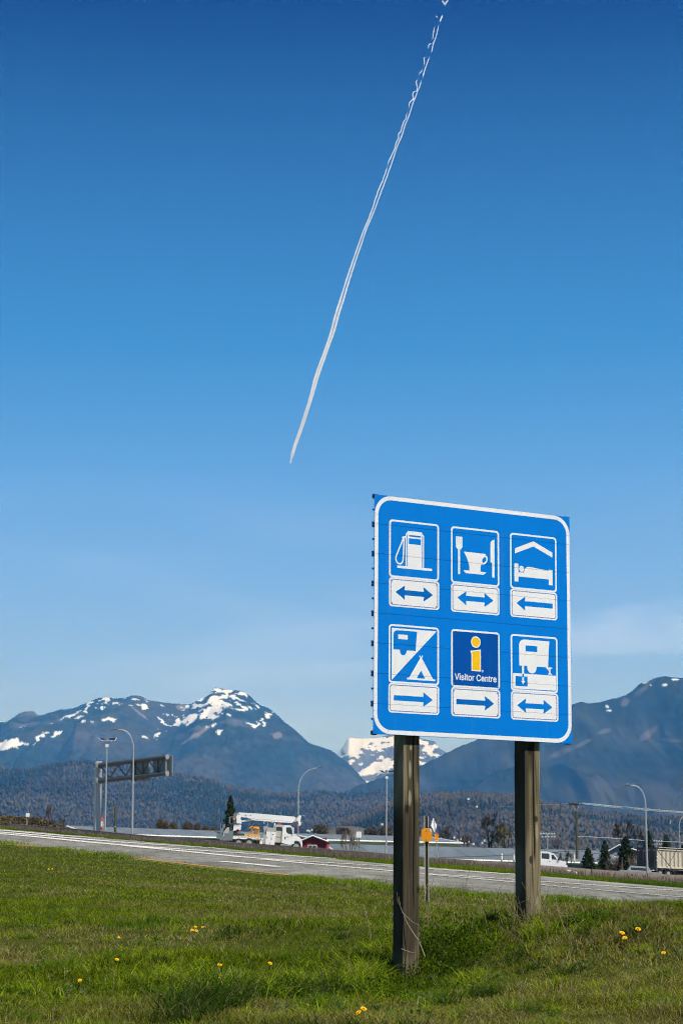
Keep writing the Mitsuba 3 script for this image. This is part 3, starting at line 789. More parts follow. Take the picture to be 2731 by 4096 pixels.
# ------------------------------------------------------------------ contrail
sA, sB = .4464, 600 / 1485
RA = [(1355, 215), (1342, 270), (1330, 320), (1318, 355), (1305, 385), (1296, 430), (1288, 468), None, (1270, 503), (1258, 540), (1245, 575), (1232, 610), (1220, 650), (1213, 690), None, (1198, 710), (1190, 745), (1180, 780), (1165, 810), (1148, 860), (1130, 900), (1113, 950), (1095, 1010), (1075, 1065), (1050, 1120), (1037, 1170), (1020, 1220), (1002, 1262), (985, 1300), (965, 1360),
      (945, 1420), (930, 1465), (910, 1520), (900, 1545), (895, 1570), (878, 1605), (860, 1660), (842, 1700), (830, 1740), (812, 1785), (790, 1850), (768, 1905), (745, 1960), (722, 2010), (700, 2060), (675, 2140), (650, 2220)]
RB = [(960, 110), (920, 230), (870, 380), (830, 510), (795, 640), (755, 740), (710, 930), (650, 1080), (610, 1210), (560, 1330), (525, 1460), (480, 1610), (440, 1730), (400, 1860), (350, 2000), (310, 2110), (290, 2190), (282, 2225), (272, 2233)]
LA = [(1320, 230), (1310, 265), (1305, 300), (1298, 350), None, (1308, 385), (1290, 384), (1275, 388), (1262, 410), (1263, 435), None, (1242, 515), (1232, 508), (1221, 515), (1225, 550), (1222, 590), None, (1210, 613), (1198, 635), (1183, 650), (1180, 670), None, (1170, 710), (1158, 715), (1152, 735), (1158, 765), (1160, 800), (1152, 812), (1130, 818), (1121, 845), (1128, 880), (1112, 895), (1095, 912), (1088, 935), (1085, 965), None,
      (1076, 1005), (1062, 1030), (1064, 1055), (1043, 1080), (1034, 1105), (1020, 1150), (1017, 1172), (995, 1190), (992, 1210), (996, 1238), (975, 1265), (968, 1290), (965, 1315), (940, 1370), (925, 1405), (905, 1440), (898, 1475), None, (896, 1490), (885, 1510), (878, 1545), (862, 1580), (855, 1610), (835, 1650), (818, 1690), (805, 1720), (800, 1745), (782, 1790), (770, 1840), (750, 1895), (725, 1960), (705, 2015), (680, 2060), (650, 2150), (622, 2230)]
LB = [(935, 110), (890, 240), (840, 390), (800, 510), (765, 640), (725, 740), (690, 900), (630, 1080), (580, 1220), (535, 1330), (500, 1460), (465, 1610), (425, 1730), (385, 1860), (335, 2000), (295, 2110), (275, 2190), (271, 2225), (278, 2234)]


def segs(lst, o, s):
    cur = []
    for p in lst + [None]:
        if p is None:
            if len(cur) > 1: yield cur
            cur = []
        else:
            cur.append((o[0] + p[0] * s, o[1] + p[1] * s))


ALT = 9000.0


def on_level(q):
    q = np.array(q, float)
    d = at(q[:, 0], q[:, 1], 1.0) - [0, 0, EYE]
    return d * ((ALT - EYE) / d[:, 2])[:, None] + [0, 0, EYE]


def trail_bsdf(lo, hi):
    def fn(p, n, uv):
        return lo + (hi - lo) * mikit.fbm(p.x * .0016, p.y * .0016, 0, 2)
    return {'type': 'blendbsdf', 'weight': mikit.proc(fn), 'a': {'type': 'null'}, 'b': {'type': 'principledthin', 'base_color': rgb(.995, .995, .995), 'roughness': 1.0, 'diff_trans': 1.9, 'eta': 1.05}}


scene['m_trail'] = trail_bsdf(.98, 1.0)
scene['m_trail_thin'] = trail_bsdf(.35, .8)
trail = Thing('contrail', 'thin white double vapour trail rising across the blue sky', 'contrail')
for side, A_, B_ in (('right', RA, RB), ('left', LA, LB)):
    parts = list(segs(A_, (1150, 0), sA))
    parts[-1] = parts[-1] + [(1050 + x * sB, 950 + y * sB) for x, y in B_]
    for q in parts:
        q = np.array(q)
        l = np.concatenate([[0], np.cumsum(np.linalg.norm(np.diff(q, axis=0), axis=1))])
        g = np.arange(0, l[-1] + 3, 3.0)
        qq = np.stack([PchipInterpolator(l, q[:, k])(np.minimum(g, l[-1])) for k in (0, 1)], -1)
        soft = np.interp(qq[:, 1], [500, 900, 1100], [0, .6, 1])[:, None]
        pad = np.pad(qq, ((25, 25), (0, 0)), mode='reflect', reflect_type='odd')
        sm = np.stack([np.convolve(pad[:, k], np.hanning(53)[1:-1] / np.hanning(53).sum(), 'valid') for k in (0, 1)], -1)
        qq = qq * (1 - soft) + sm * soft
        w3 = on_level(qq)
        dist = np.linalg.norm(w3, axis=1)
        wpx = np.interp(qq[:, 1], [80, 350, 700, 1000, 1250, 1700, 1850], [1.7, 1.9, 2.3, 2.8, 4.4, 4.6, 3.4])
        taper = np.clip(np.minimum(g, g[-1] - g) / 14, .25, 1)
        wob = .8 + .4 * meshkit.fbm(np.stack([g / 18, 0 * g, 0 * g], -1), 3, 8)
        trail.part('strand', MB().tube(w3, wpx * taper * wob * dist / FOC, 7), 'm_trail_thin' if len(q) < 20 and q[0][1] < 420 else 'm_trail', smooth=True)
for q, r in (([(1769, 2), (1775, 9), (1780, 17)], 3.2), ([(1790, 0), (1784, 8), (1778, 15)], 2.8), ([(1744, 62), (1748, 66)], 2.5), ([(1768, 62), (1764, 72), (1760, 82)], 3.0)):
    w3 = on_level(q)
    trail.part('strand', MB().tube(w3, np.linalg.norm(w3, axis=1) * r / FOC, 7), 'm_trail_thin', smooth=True)

# ------------------------------------------------------------------ concrete barrier on the far verge
def concrete(p, n, uv):
    a = mikit.fbm(p.x * .9, p.y * .9, p.z * 3, 3)
    b = mikit.noise(p.x * 6, p.y * 6, p.z * 6)
    return mikit.mix((0.20, 0.165, 0.135), (0.36, 0.31, 0.27), a * .7 + b * .3)


scene['m_concrete'] = {'type': 'twosided', 'b': {'type': 'diffuse', 'reflectance': mikit.proc(concrete)}}
barrier = Thing('concrete_barrier', 'long low concrete barrier behind the far grass verge', 'barrier')
bp = np.linspace(-300, 3050, 900)
bt = at(bp, bar_y(bp), far_d(bp) + 8.0)
bl = np.concatenate([[0], np.cumsum(np.linalg.norm(np.diff(bt[:, :2], axis=0), axis=1))])
SEG = 4.0
for k in range(int(bl[-1] // SEG)):
    p0, p1 = (np.array([np.interp(s, bl, bt[:, i]) for i in range(3)]) for s in (k * SEG + .03, (k + 1) * SEG - .03))
    d = p1 - p0
    nrm = np.array([-d[1], d[0], 0]) / np.hypot(d[0], d[1])
    prof = [(-.30, -.75), (-.30, -.62), (-.14, -.42), (-.09, 0), (.09, 0), (.14, -.42), (.30, -.62), (.30, -.75)]
    v = np.array([q + nrm * a + [0, 0, b] for q in (p0, p1) for a, b in prof])
    f = [[i, (i + 1) % 8, 8 + (i + 1) % 8, 8 + i] for i in range(8)]
    m = MB().add(v, f)
    m.add(v[:8], [[0, 1, 2, 7], [2, 3, 4, 5], [2, 5, 6, 7]]).add(v[8:], [[7, 2, 1, 0], [5, 4, 3, 2], [7, 6, 5, 2]])
    sk = barrier.part('segment', m, 'm_concrete')
    for s in (.28, .72):                                                # lifting holes, dark plugs standing just proud
        c = p0 + d * s - nrm * .125 + [0, 0, -.22]
        barrier.part(sk + '__plug', MB().tube([c - nrm * .02, c + nrm * .03], .07, 8), 'm_black')

# ------------------------------------------------------------------ lamps, poles, gantry
def lamp(pts, dist, name_label, r0=.10, r1=.055, head_dir=-1, headpos=None):
    t = Thing('street_lamp', name_label, 'street lamp', 'curved street lamps along the far verge')
    q = np.array(pts, float)
    w3 = at(q[:, 0], q[:, 1], dist)
    l = np.concatenate([[0], np.cumsum(np.linalg.norm(np.diff(w3, axis=0), axis=1))])
    g = np.linspace(0, l[-1], 40)
    c = np.stack([PchipInterpolator(l, w3[:, k])(g) for k in range(3)], -1)
    rr = np.interp(g / g[-1], [0, .7, 1], [r0, r0 * .72, r1])
    cut = int(np.argmax(g > .45 * g[-1]))
    t.part('pole', MB().tube(c[:cut + 1], rr[:cut + 1], 10), 'm_galv', smooth=40)
    t.part('arm', MB().tube(c[cut:], rr[cut:], 10), 'm_galv', smooth=40)
    t.part('collar', MB().tube([c[cut] - [0, 0, .10], c[cut] + [0, 0, .10]], rr[cut] * 1.5, 10), 'm_galv')
    t.part('base_plate', MB().box(c[0] + [0, 0, .02], (.5, .5, .12)), 'm_galv')
    if headpos is not None:
        h0, h1 = at(*headpos[0], dist), at(*headpos[1], dist)
        hm = MB()
        for k in range(2):
            pass
        L = h1 - h0
        e = L / np.linalg.norm(L)
        up = np.array([0, 0, 1.0]); sd = np.array([0, 1.0, 0])
        prof = [(0, .05, .07), (.25, .075, .13), (.6, .07, .15), (.9, .05, .13), (1.0, .02, .06)]
        v = []
        for s, hz, wy in prof:
            o = h0 + L * s
            v += [o + sd * wy + up * hz * .5, o + sd * wy * .6 + up * hz, o - sd * wy * .6 + up * hz, o - sd * wy + up * hz * .5, o - sd * wy * .9 - up * hz * .35, o + sd * wy * .9 - up * hz * .35]
        f = [[k * 6 + i, k * 6 + (i + 1) % 6, k * 6 + 6 + (i + 1) % 6, k * 6 + 6 + i] for k in range(4) for i in range(6)]
        hm.add(v, f).add(v[:6], [[0, 1, 2, 3], [0, 3, 4, 5]]).add(v[-6:], [[3, 2, 1, 0], [5, 4, 3, 0]])
        hk = t.part('lamp_head', hm, 'm_dark_steel')
        t.part(hk + '__photocell', MB().tube([h0 + L * .35 + up * .06, h0 + L * .35 + up * .17], .04, 8), 'm_galv')


lamp([(528.5, 3352), (531, 3200), (533.5, 3040), (534, 2990), (530, 2968), (522, 2946), (514, 2934), (504, 2926), (495, 2922), (484, 2920.5), (466, 2919.5)], 184,
     'tall grey lamp post with its curved arm in front of the arm sign', headpos=[(471, 2919.5), (445, 2921.5)])
lamp([(1192, 3372), (1193.2, 3200), (1194, 3156), (1200, 3125), (1208, 3109), (1218, 3096), (1235, 3083), (1255, 3076), (1276, 3072)], 240,
     'grey lamp post with its curved arm beside the crane truck cab', headpos=[(1270, 3071.5), (1294, 3070)])
lamp([(2588.5, 3508), (2585, 3380), (2581.5, 3240), (2580, 3210), (2576, 3188), (2569, 3170), (2560, 3157), (2549, 3148), (2538, 3144.5), (2526, 3142.5), (2513, 3143)], 140,
     'grey lamp post with its curved arm in front of the dump trailer', r0=.085, r1=.045, headpos=[(2518, 3143), (2493, 3146)])
lamp([(2719.5, 3450), (2718, 3380), (2715.5, 3320), (2716.5, 3297), (2722, 3279), (2731, 3266), (2744, 3257), (2760, 3254)], 255,
     'lamp post at the right edge, half hidden by the dump trailer', r0=.10, r1=.06, headpos=[(2756, 3254), (2784, 3256)])


def solar(base, top, dist, label):
    b, tp = at(*base, dist), at(*top, dist)
    t = Thing('solar_light_pole', label, 'light pole', 'poles with two solar panels on top')
    t.part('pole', MB().tube([b - [0, 0, .6], tp], [.10, .075], 10), 'm_galv', smooth=40)
    t.part('battery_box', MB().box(tp + [0, 0, .10], (.30, .30, .30)), 'm_white_paint')
    t.part('crossbar', MB().box(tp + [0, 0, .38], (.95, .05, .05)).box(tp + [0, 0, .32], (.06, .06, .22)), 'm_dark_steel')
    for s, w, yaw, tilt in ((-1, .80, 60, 32), (1, .80, -10, 30)):
        a = math.radians(tilt)
        R = rz(yaw) @ np.array([[1, 0, 0], [0, math.cos(a), -math.sin(a)], [0, math.sin(a), math.cos(a)]])
        c = tp + [s * .50, 0, .75]
        pk = t.part('solar_panel', MB().box(c, (w, .62, .05), R), 'm_white_paint')
        t.part(pk + '__cells', MB().box(c + R @ [0, 0, .03], (w - .08, .54, .02), R), 'm_glass')
        t.part(pk + '__mount', MB().tube([tp + [s * .42, 0, .36], c], .03, 6), 'm_galv')


solar((419.5, 3340), (428, 2988), 205, 'solar light pole standing between the gantry column and the tall lamp')
solar((1543.5, 3425), (1546.5, 3115), 230, 'solar light pole just left of the blue sign')

# overhead arm sign seen from behind
GD = 212.0
gan = Thing('overhead_sign', 'cantilever gantry with a tilted arm carrying two highway signs seen from behind', 'gantry sign')
cb, ct = at(388, 3345, GD), at(393.5, 3049, GD)
cw = .62
colR = rz(28)
gan.part('column', MB().box((cb + ct) / 2, (cw, .55, np.linalg.norm(ct - cb)), colR), 'm_galv')
gan.part('column_cap', MB().box(ct + [0, 0, .04], (cw * 1.12, .62, .08), colR), 'm_galv')
pipes = [((393, 3064), (668, 3028.5)), ((393, 3125), (668, 3095))]
for (p0, p1) in pipes:
    q0, q1 = at(*p0, GD - .6), at(*p1, GD - 9)
    ts = np.linspace(0, 1, 8)
    c = q0 + (q1 - q0) * ts[:, None]
    gan.part('arm_pipe', MB().tube(c, np.interp(ts, [0, 1], [.275, .20]), 14), 'm_dark_steel', smooth=40)
    e = (q1 - q0) / np.linalg.norm(q1 - q0)
    gan.part('end_plate', MB().tube([q1, q1 + e * .08], .26, 14), 'm_galv')
    gan.part('flange', MB().tube([q0 + e * .15, q0 + e * .25], .40, 12).box(q0 + [-.1, .1, .28], (.7, .5, .09), colR).box(q0 + [-.1, .1, -.28], (.7, .5, .09), colR), 'm_galv')


def gpt(px, py):
    s = (px - 393) / 275
    return at(px, py, GD - .6 - 8.4 * s)


for a, b in (((406.6, 3072), (439.7, 3112)), ((439.7, 3112), (471.5, 3064)), ((471.5, 3064), (503, 3105)), ((503, 3105), (529, 3056)), ((536, 3056), (567, 3099)), ((567, 3099), (598, 3047)), ((598, 3047), (629.7, 3091)), ((629.7, 3091), (655, 3034))):
    gan.part('brace', MB().tube([gpt(*a), gpt(*b)], .055, 6), 'm_dark_steel')
gan.part('end_strut', MB().tube([gpt(664, 3036), gpt(664, 3090)], .07, 6), 'm_galv')


def sign_back(x0, x1, ytl, ytr, ybl, ybr, n):
    c = [at(x, y, GD - .1 - 8.4 * (x - 393) / 275) for x, y in ((x0, ytl), (x1, ytr), (x1, ybr), (x0, ybl))]
    ex = (c[1] - c[0]); ez = (c[3] - c[0])
    nr = np.cross(ex, ez); nr /= np.linalg.norm(nr)
    if nr[1] < 0: nr = -nr
    m = MB().add([q + nr * k for k in (0, .06) for q in c], [[0, 1, 2, 3], [7, 6, 5, 4], [0, 4, 5, 1], [1, 5, 6, 2], [2, 6, 7, 3], [3, 7, 4, 0]])
    pk = gan.part('sign_panel', m, 'm_panel_back')
    for i in range(n):
        o = c[0] + ez * (i + .5) / n - nr * .05
        q = np.array([o + ex * a + ez / n * b - nr * d for a in (0.0, 1) for b in (-.30, .30) for d in (-.05, .05)])
        gan.part(pk + '__slat', MB().add(q, [[0, 1, 3, 2], [4, 6, 7, 5], [0, 4, 5, 1], [2, 3, 7, 6], [0, 2, 6, 4], [1, 5, 7, 3]]), 'm_panel_back')
    for a in (.3, .72):
        o = c[0] + ex * a - nr * .15
        gan.part('hanger', MB().tube([o, o + ez], .07, 4), 'm_dark_steel')


mat('m_panel_back', (0.26, 0.29, 0.28), 0.5, 0.2)
sign_back(524, 597, 3046, 3038, 3127, 3124, 10)
sign_back(613, 690, 3035, 3024, 3103, 3105, 9)

# delineators
def delineator(base, top, plate, dist, front, label, yaw=0, patch=False):
    t = Thing('marker_post', label, 'marker post')
    b, tp = at(*base, dist), at(*top, dist)
    k = dist / FOC
    w = 17 * k if patch else 5.2 * k
    ax = tp - b
    R = rz(yaw)
    m = MB().box((b + tp) / 2 + R @ [0, .012, 0], (w * .60, .006, ax[2] + .3), R)
    t.part('post', m, 'm_post_web')
    m = MB()
    for s in (-1, 1):
        m.box((b + tp) / 2 + R @ [s * w * .42, -.012, 0], (w * .20, .028, ax[2] + .3), R)
    t.part('post_flange', m, 'm_post_flange')
    (x0, y0, x1, y1) = plate
    c = at((x0 + x1) / 2, (y0 + y1) / 2, dist - .06)
    W, Hh = (x1 - x0) * k, (y1 - y0) * k
    M = R @ FACE
    pl = rbox(-W / 2, -Hh / 2, W / 2, Hh / 2, W * .22)
    pk = t.part('plate', MB().prism(pl, .004, M, c), front)
    for zz in (-.33, .33):
        t.part(pk + '__bolt', MB().tube([c + R @ [0, -.02, zz * Hh], c + R @ [0, .03, zz * Hh]], W * .06, 8), 'm_galv')
    if patch:
        t.part(pk + '__torn_corner', MB().prism(Polygon([(W * .27, Hh * .5), (W * .33, Hh * .495), (W * .47, Hh * .36), (W * .485, Hh * .2), (W * .38, Hh * .2), (W * .33, Hh * .36)]), .0015, M, c + R @ [0, -.0042, 0]), 'm_white_paint')


mat('m_post_web', (0.045, 0.035, 0.030), 0.7)
mat('m_post_flange', (0.42, 0.40, 0.32), 0.6)
delineator((1706, 3640), (1706, 3287), (1685, 3315, 1727, 3367), 55, 'm_orange', 'brown channel post with an orange reflector plate between the timber posts', patch=True, yaw=-8)
delineator((1434, 3436), (1435.5, 3317), (1424.5, 3328, 1445.5, 3352), 150, 'm_white_paint', 'dark post with a white plate beside the leafless shrub')
delineator((108, 3325), (111, 3246), (103.5, 3253.5, 118.5, 3269), 190, 'm_white_paint', 'dark post with a white plate in front of the brown brush')

# warning diamond with a speed tab
DD = 152
dm = Thing('warning_sign', 'leaning diamond sign seen edge on with an orange 30 km/h tab', 'road sign')
b, tp = at(1754.5, 3465, DD), at(1735.5, 3276, DD)
dm.part('pole', MB().tube([b, tp], .034, 6), 'm_galv')
Rl = rz(62)
axis = (tp - b) / np.linalg.norm(tp - b)
lean = math.atan2(-axis[0], axis[2])
Rlean = np.array([[math.cos(lean), 0, -math.sin(lean)], [0, 1, 0], [math.sin(lean), 0, math.cos(lean)]])
Rd = Rlean @ Rl
c = at(1737.3, 3302.5, DD) + Rd @ [0, .05, 0]
dm.part('diamond_plate', MB().prism(Polygon([(0, .56), (.53, 0), (0, -.56), (-.53, 0)]).buffer(-.03).buffer(.03), .004, Rd @ FACE, c), 'm_white_paint')
c2 = at(1743, 3351.5, DD - .4) - Rd @ [0, .05, 0]
tabm = Rd @ FACE
Rt = Rlean @ rz(50)
tk = dm.part('speed_tab', MB().prism(rbox(-.225, -.27, .225, .27, .03), .004, Rt @ FACE, c2), 'm_orange', 'orange tab reading 30 km/h')
for txt, hh, x_, y_ in (('30', .24, -.165, .0), ('km/h', .12, -.16, -.19)):
    tm = meshkit.text_mesh(txt, hh, .002, True)
    v = np.array(tm.vertices); v[:, 0] = (v[:, 0] - v[:, 0].min()) / (v[:, 0].max() - v[:, 0].min()) * .33
    dm.part(tk + '__lettering', MB().mesh(trimesh.Trimesh(v, tm.faces, process=False), Rt @ FACE, c2 + Rt @ FACE @ [x_, y_, .0045]), 'm_black')

# utility pole, wires
UD = 270
mat('m_pole_wood', (0.080, 0.075, 0.042), 0.9)
mat('m_wire', (0.75, 0.74, 0.70), 0.5, 0)
mat('m_cable', (0.06, 0.06, 0.06), 0.6)
up_ = Thing('utility_pole', 'green brown wooden utility pole with a crossarm above the row of cedars', 'utility pole')
b, tp = at(2309, 3520, UD), at(2304.6, 3212, UD)
up_.part('pole', MB().tube([b, (b + tp) / 2, tp], [.20, .175, .15], 12), 'm_pole_wood', smooth=40)
a0, a1 = at(2273, 3220, UD - .2), at(2334, 3216, UD - .2)
up_.part('crossarm', MB().tube([a0, a1], .10, 4), 'm_black')
for s in (.06, .2, .36, .64, .80, .94):
    o = a0 + (a1 - a0) * s
    up_.part('insulator', MB().tube([o + [0, 0, .05], o + [0, 0, .16], o + [0, 0, .24]], [.06, .10, .05], 8), 'm_black')
for s in (.22, .78):
    up_.part('arm_brace', MB().tube([a0 + (a1 - a0) * s, tp + [0, -.2, -1.1]], .03, 5), 'm_galv')


def wire(pts, d0, d1, r, label, m='m_wire', sag=0.0, cat='wire', group=None, name='power_line'):
    q = np.array(pts, float)
    xs = np.linspace(q[0, 0], q[-1, 0], 30) if abs(q[-1, 0] - q[0, 0]) > 20 else None
    if xs is None:
        t = np.linspace(0, 1, 20)
        px, py = q[0, 0] + (q[-1, 0] - q[0, 0]) * t, q[0, 1] + (q[-1, 1] - q[0, 1]) * t
    else:
        o = np.argsort(q[:, 0]); px, py = xs, PchipInterpolator(q[o, 0], q[o, 1])(xs)
    w3 = at(px, py, np.linspace(d0, d1, len(px)))
    return single(name, MB().tube(w3, r, 5), m, label, cat, group, smooth=True)


gl = 'wires strung from the utility pole to the right'
wire([(2331, 3213), (2500, 3229), (2731, 3248), (3000, 3262)], UD, 255, .028, 'uppermost pale wire running right from the crossarm of the utility pole', group=gl)
wire([(2318, 3212), (2500, 3231), (2731, 3250), (3000, 3264)], UD, 256, .028, 'second pale wire from the top of the utility pole crossarm', group=gl)
wire([(2300, 3213), (2420, 3227), (2600, 3244), (2731, 3252.5), (3000, 3266)], UD, 257, .028, 'lowest pale wire of the bundle at the utility pole crossarm', group=gl)
wire([(2000, 3228), (2150, 3222), (2276, 3216)], 330, UD, .016, 'faint wire running left from the utility pole crossarm', name='power_line')
wire([(2309, 3347), (2440, 3354), (2600, 3365), (2731, 3371), (3000, 3382)], UD, 250, .045, 'single pale cable halfway down the utility pole running right', 'm_wire')
wire([(1755, 3431), (1900, 3427.5), (2053, 3421), (2180, 3413), (2305, 3405), (2354, 3412), (2460, 3422), (2572, 3431)], 250, 262, .040, 'dark low cable crossing the grey roof and the utility pole', 'm_cable')
gw = Thing('guy_wire', 'steep dark guy wire with a pale insulator near the right edge', 'wire')
g0, g1, g2 = at(2745, 3096, 235), at(2681, 3290, 235), at(2640, 3412, 235)
gw.part('strand', MB().tube([g0, g1], .02, 5), 'm_cable')
gw.part('insulator', MB().tube([at(2683, 3283, 235), at(2679, 3296, 235)], .085, 8), 'm_galv')
gw.part('strand', MB().tube([g1, g2], .02, 5), 'm_cable')
wire([(2621, 3392), (2660, 3443), (2699, 3494)], 200, 200, .035, 'dark slanting stay crossing the front of the dump trailer', 'm_cable', name='guy_wire')
wire([(2656, 3492), (2700, 3412), (2736, 3345)], 202, 202, .022, 'thin stay slanting up to the right over the dump trailer', 'm_cable', name='guy_wire')
st = Thing('wooden_pole', 'short dark wooden pole between the solar light pole and the tall lamp', 'pole')
b, tp = at(461, 3345, 260), at(461.5, 3218, 260)
st.part('pole', MB().tube([b, tp], [.17, .15], 10), 'm_pole_bark', smooth=40) if False else st.part('pole', MB().tube([b, tp], [.17, .15], 10), 'm_pole_wood', smooth=40)
st.part('switch_box', MB().tube([at(457, 3219, 259.7), at(457, 3232, 259.7)], .12, 8).tube([at(458, 3217, 259.7), at(463, 3217, 259.7)], .07, 6), 'm_dark_steel')
st.part('tag', MB().box(at(461, 3308, 259.7), (.12, .02, .12)), 'm_white_paint')
wire([(180, 3243), (300, 3236), (455, 3219)], 300, 260, .014, 'faint wire running left from the short wooden pole', 'm_cable')


def light_rack(x0, x1, y0, y1, ybase, dist, label, rowsn=(6, 5)):
    t = Thing('floodlight_mast', label, 'floodlights', 'sports field floodlight masts beyond the roofs')
    xm = (x0 + x1) / 2
    t.part('mast', MB().tube([at(xm, ybase, dist), at(xm, y0, dist)], .12, 8), 'm_galv')
    for i, (yy, n) in enumerate(zip((y0, y1), rowsn)):
        t.part('crossbar', MB().tube([at(x0, yy + 2, dist), at(x1, yy + 2, dist)], .06, 4), 'm_galv')
        for k in range(n):
            xx = x0 + (x1 - x0) * (k + .5 * (i % 2)) / (n - 1 + .5 * (i % 2))
            c = at(xx, yy, dist)
            t.part('lamp', MB().tube([c + [.0, .12, .05], c + [.05, -.22, -.06]], [.10, .19], 8), 'm_white_paint')


light_rack(2162, 2216, 3335, 3347, 3420, 420, 'floodlight mast just right of the right timber post')
light_rack(1717, 1746, 3373, 3384, 3440, 640, 'small floodlight mast behind the orange marker post', (5, 4))
light_rack(2606, 2645, 3364, 3377, 3440, 560, 'floodlight mast above the dump trailer', (5, 5))

# ------------------------------------------------------------------ crane truck on the lanes behind the barrier
mat('m_truck_white', (0.84, 0.84, 0.82), 0.28)
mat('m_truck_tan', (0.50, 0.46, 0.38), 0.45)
mat('m_truck_grey', (0.42, 0.43, 0.40), 0.5)
mat('m_blue_grey', (0.16, 0.20, 0.21), 0.55)
mat('m_crate', (0.60, 0.36, 0.11), 0.8)
mat('m_machine_orange', (0.80, 0.30, 0.01), 0.45)
mat('m_hose', (0.02, 0.10, 0.06), 0.6)
SL = math.atan(.072)
TR = np.array([[math.cos(SL), 0, math.sin(SL)], [0, 1, 0], [-math.sin(SL), 0, math.cos(SL)]])
K3 = .2423 * 217 / 8000
truck = Thing('crane_truck', 'white utility crane truck with its boom laid over the cab', 'truck', R=TR, t=at(1033.8, 3397, 217))


def tp_(px, py, y=0.0):
    return np.array([(px - 800) * K3, y, (940 + .072 * (px - 1405) - py) * K3])


def slab(pts, y0, y1):
    """side view outline of the truck, from y0 (near side) to y1"""
    q = [tp_(*p) for p in pts]
    return MB().prism(Polygon([(a[0], a[2]) for a in q]).buffer(0), y1 - y0, np.array([[1, 0, 0], [0, 0, 1], [0, 1, 0.0]]) @ np.diag([1, 1, 1]), (0, y0, 0))


cab = Polygon([(a[0], a[2]) for a in (tp_(*p) for p in [(1168, 800), (1165, 560), (1172, 525), (1190, 512), (1290, 516), (1308, 530), (1345, 640), (1352, 668), (1365, 690), (1372, 815), (1300, 830)])]).buffer(.03).buffer(-.03)
hood = Polygon([(a[0], a[2]) for a in (tp_(*p) for p in [(1345, 672), (1400, 685), (1445, 705), (1475, 735), (1492, 770), (1502, 815), (1502, 868), (1490, 868), (1483, 830), (1468, 798), (1445, 775), (1415, 765), (1385, 768), (1355, 785), (1332, 815), (1318, 850), (1310, 835), (1340, 800)])]).buffer(0)
FL = np.array([[1, 0, 0], [0, 0, 1], [0, 1, 0.0]])
truck.part('hood', MB().prism(hood, 2.1, FL, (0, .1, 0)).prism(Polygon([(a[0], a[2]) for a in (tp_(*p) for p in [(1345, 672), (1400, 685), (1445, 705), (1475, 735), (1495, 780), (1498, 850), (1345, 850)])]), 1.3, FL, (0, .5, 0)), 'm_truck_white')
ck = truck.part('cab', MB().prism(cab, 2.2, FL, (0, .05, 0)), 'm_truck_white')
for nm, pts in (('door_window', [(1226, 548), (1300, 546), (1318, 590), (1330, 655), (1300, 660), (1262, 652), (1232, 628), (1224, 590)]),):
    truck.part(ck + '__' + nm, slab(pts, .03, .06), 'm_glass')
truck.part(ck + '__windshield', MB().add([tp_(1310, 535, .2), tp_(1347, 655, .2), tp_(1347, 655, 2.1), tp_(1310, 535, 2.1)], [[0, 1, 2, 3]]), 'm_glass')
truck.part(ck + '__fuel_cap', slab([(1208, 700), (1222, 695), (1230, 715), (1226, 745), (1212, 745)], .02, .06), 'm_black')
truck.part(ck + '__handle', slab([(1245, 700), (1275, 700), (1275, 712), (1245, 712)], .02, .06), 'm_black')
truck.part(ck + '__step', slab([(1150, 815), (1305, 830), (1305, 850), (1150, 838)], 0, .3), 'm_galv')
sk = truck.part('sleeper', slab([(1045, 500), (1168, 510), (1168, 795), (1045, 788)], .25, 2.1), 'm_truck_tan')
truck.part(sk + '__window', slab([(1062, 540), (1155, 545), (1155, 606), (1062, 602)], .22, .26), 'm_glass')
truck.part(sk + '__fuel_tank', MB().tube([tp_(1062, 695, .45), tp_(1145, 700, .45)], .24, 12), 'm_galv')
truck.part('mirror', slab([(1332, 548), (1352, 552), (1352, 640), (1340, 650), (1334, 640)], -.18, -.08), 'm_truck_white')
truck.part('exhaust_stack', MB().tube([tp_(1028, 560, .6), tp_(1028, 475, .6)], .075, 10), 'm_truck_white')
truck.part('beacon', MB().tube([tp_(1092, 500, .9), tp_(1092, 474, .9)], .10, 8).tube([tp_(1112, 500, .9), tp_(1112, 478, .9)], .08, 8), 'm_red')
cab2 = truck.part('tool_cabinet', slab([(908, 610), (1058, 622), (1052, 835), (903, 820)], .0, .7), 'm_truck_white')
truck.part(cab2 + '__lid', slab([(912, 548), (1060, 558), (1058, 618), (908, 606)], -.02, .72), 'm_truck_grey')
for x in (985,):
    truck.part(cab2 + '__door_gap', slab([(x - 2, 622), (x + 2, 622), (x, 828), (x - 4, 828)], -.008, .01), 'm_black')
for x, y in ((925, 715), (1015, 665), (1000, 735)):
    truck.part(cab2 + '__latch', slab([(x - 10, y - 8), (x + 10, y - 7), (x + 10, y + 8), (x - 10, y + 7)], -.015, .01), 'm_dark_steel')
truck.part('side_box', slab([(812, 758), (858, 760), (856, 820), (811, 816)], .0, .5), 'm_truck_white')
truck.part('valve_bank', slab([(862, 660), (908, 662), (905, 815), (860, 812)], .1, .6).box(tp_(880, 600, .6), (.35, .5, .9)).tube([tp_(870, 655, .2), tp_(880, 560, .2)], .05, 6).tube([tp_(905, 650, .4), tp_(915, 470, .4)], .05, 6), 'm_truck_grey')
dk = truck.part('deck', slab([(372, 682), (815, 712), (815, 735), (372, 706)], .0, 2.4), 'm_truck_white')
for i in range(8):
    x = 395 + i * 53
    y = 682 + (x - 372) * .068 + 7
    truck.part(dk + '__red_stripe', slab([(x, y), (x + 26, y + 1.8), (x + 26, y + 10), (x, y + 8)], -.012, .0), 'm_red')
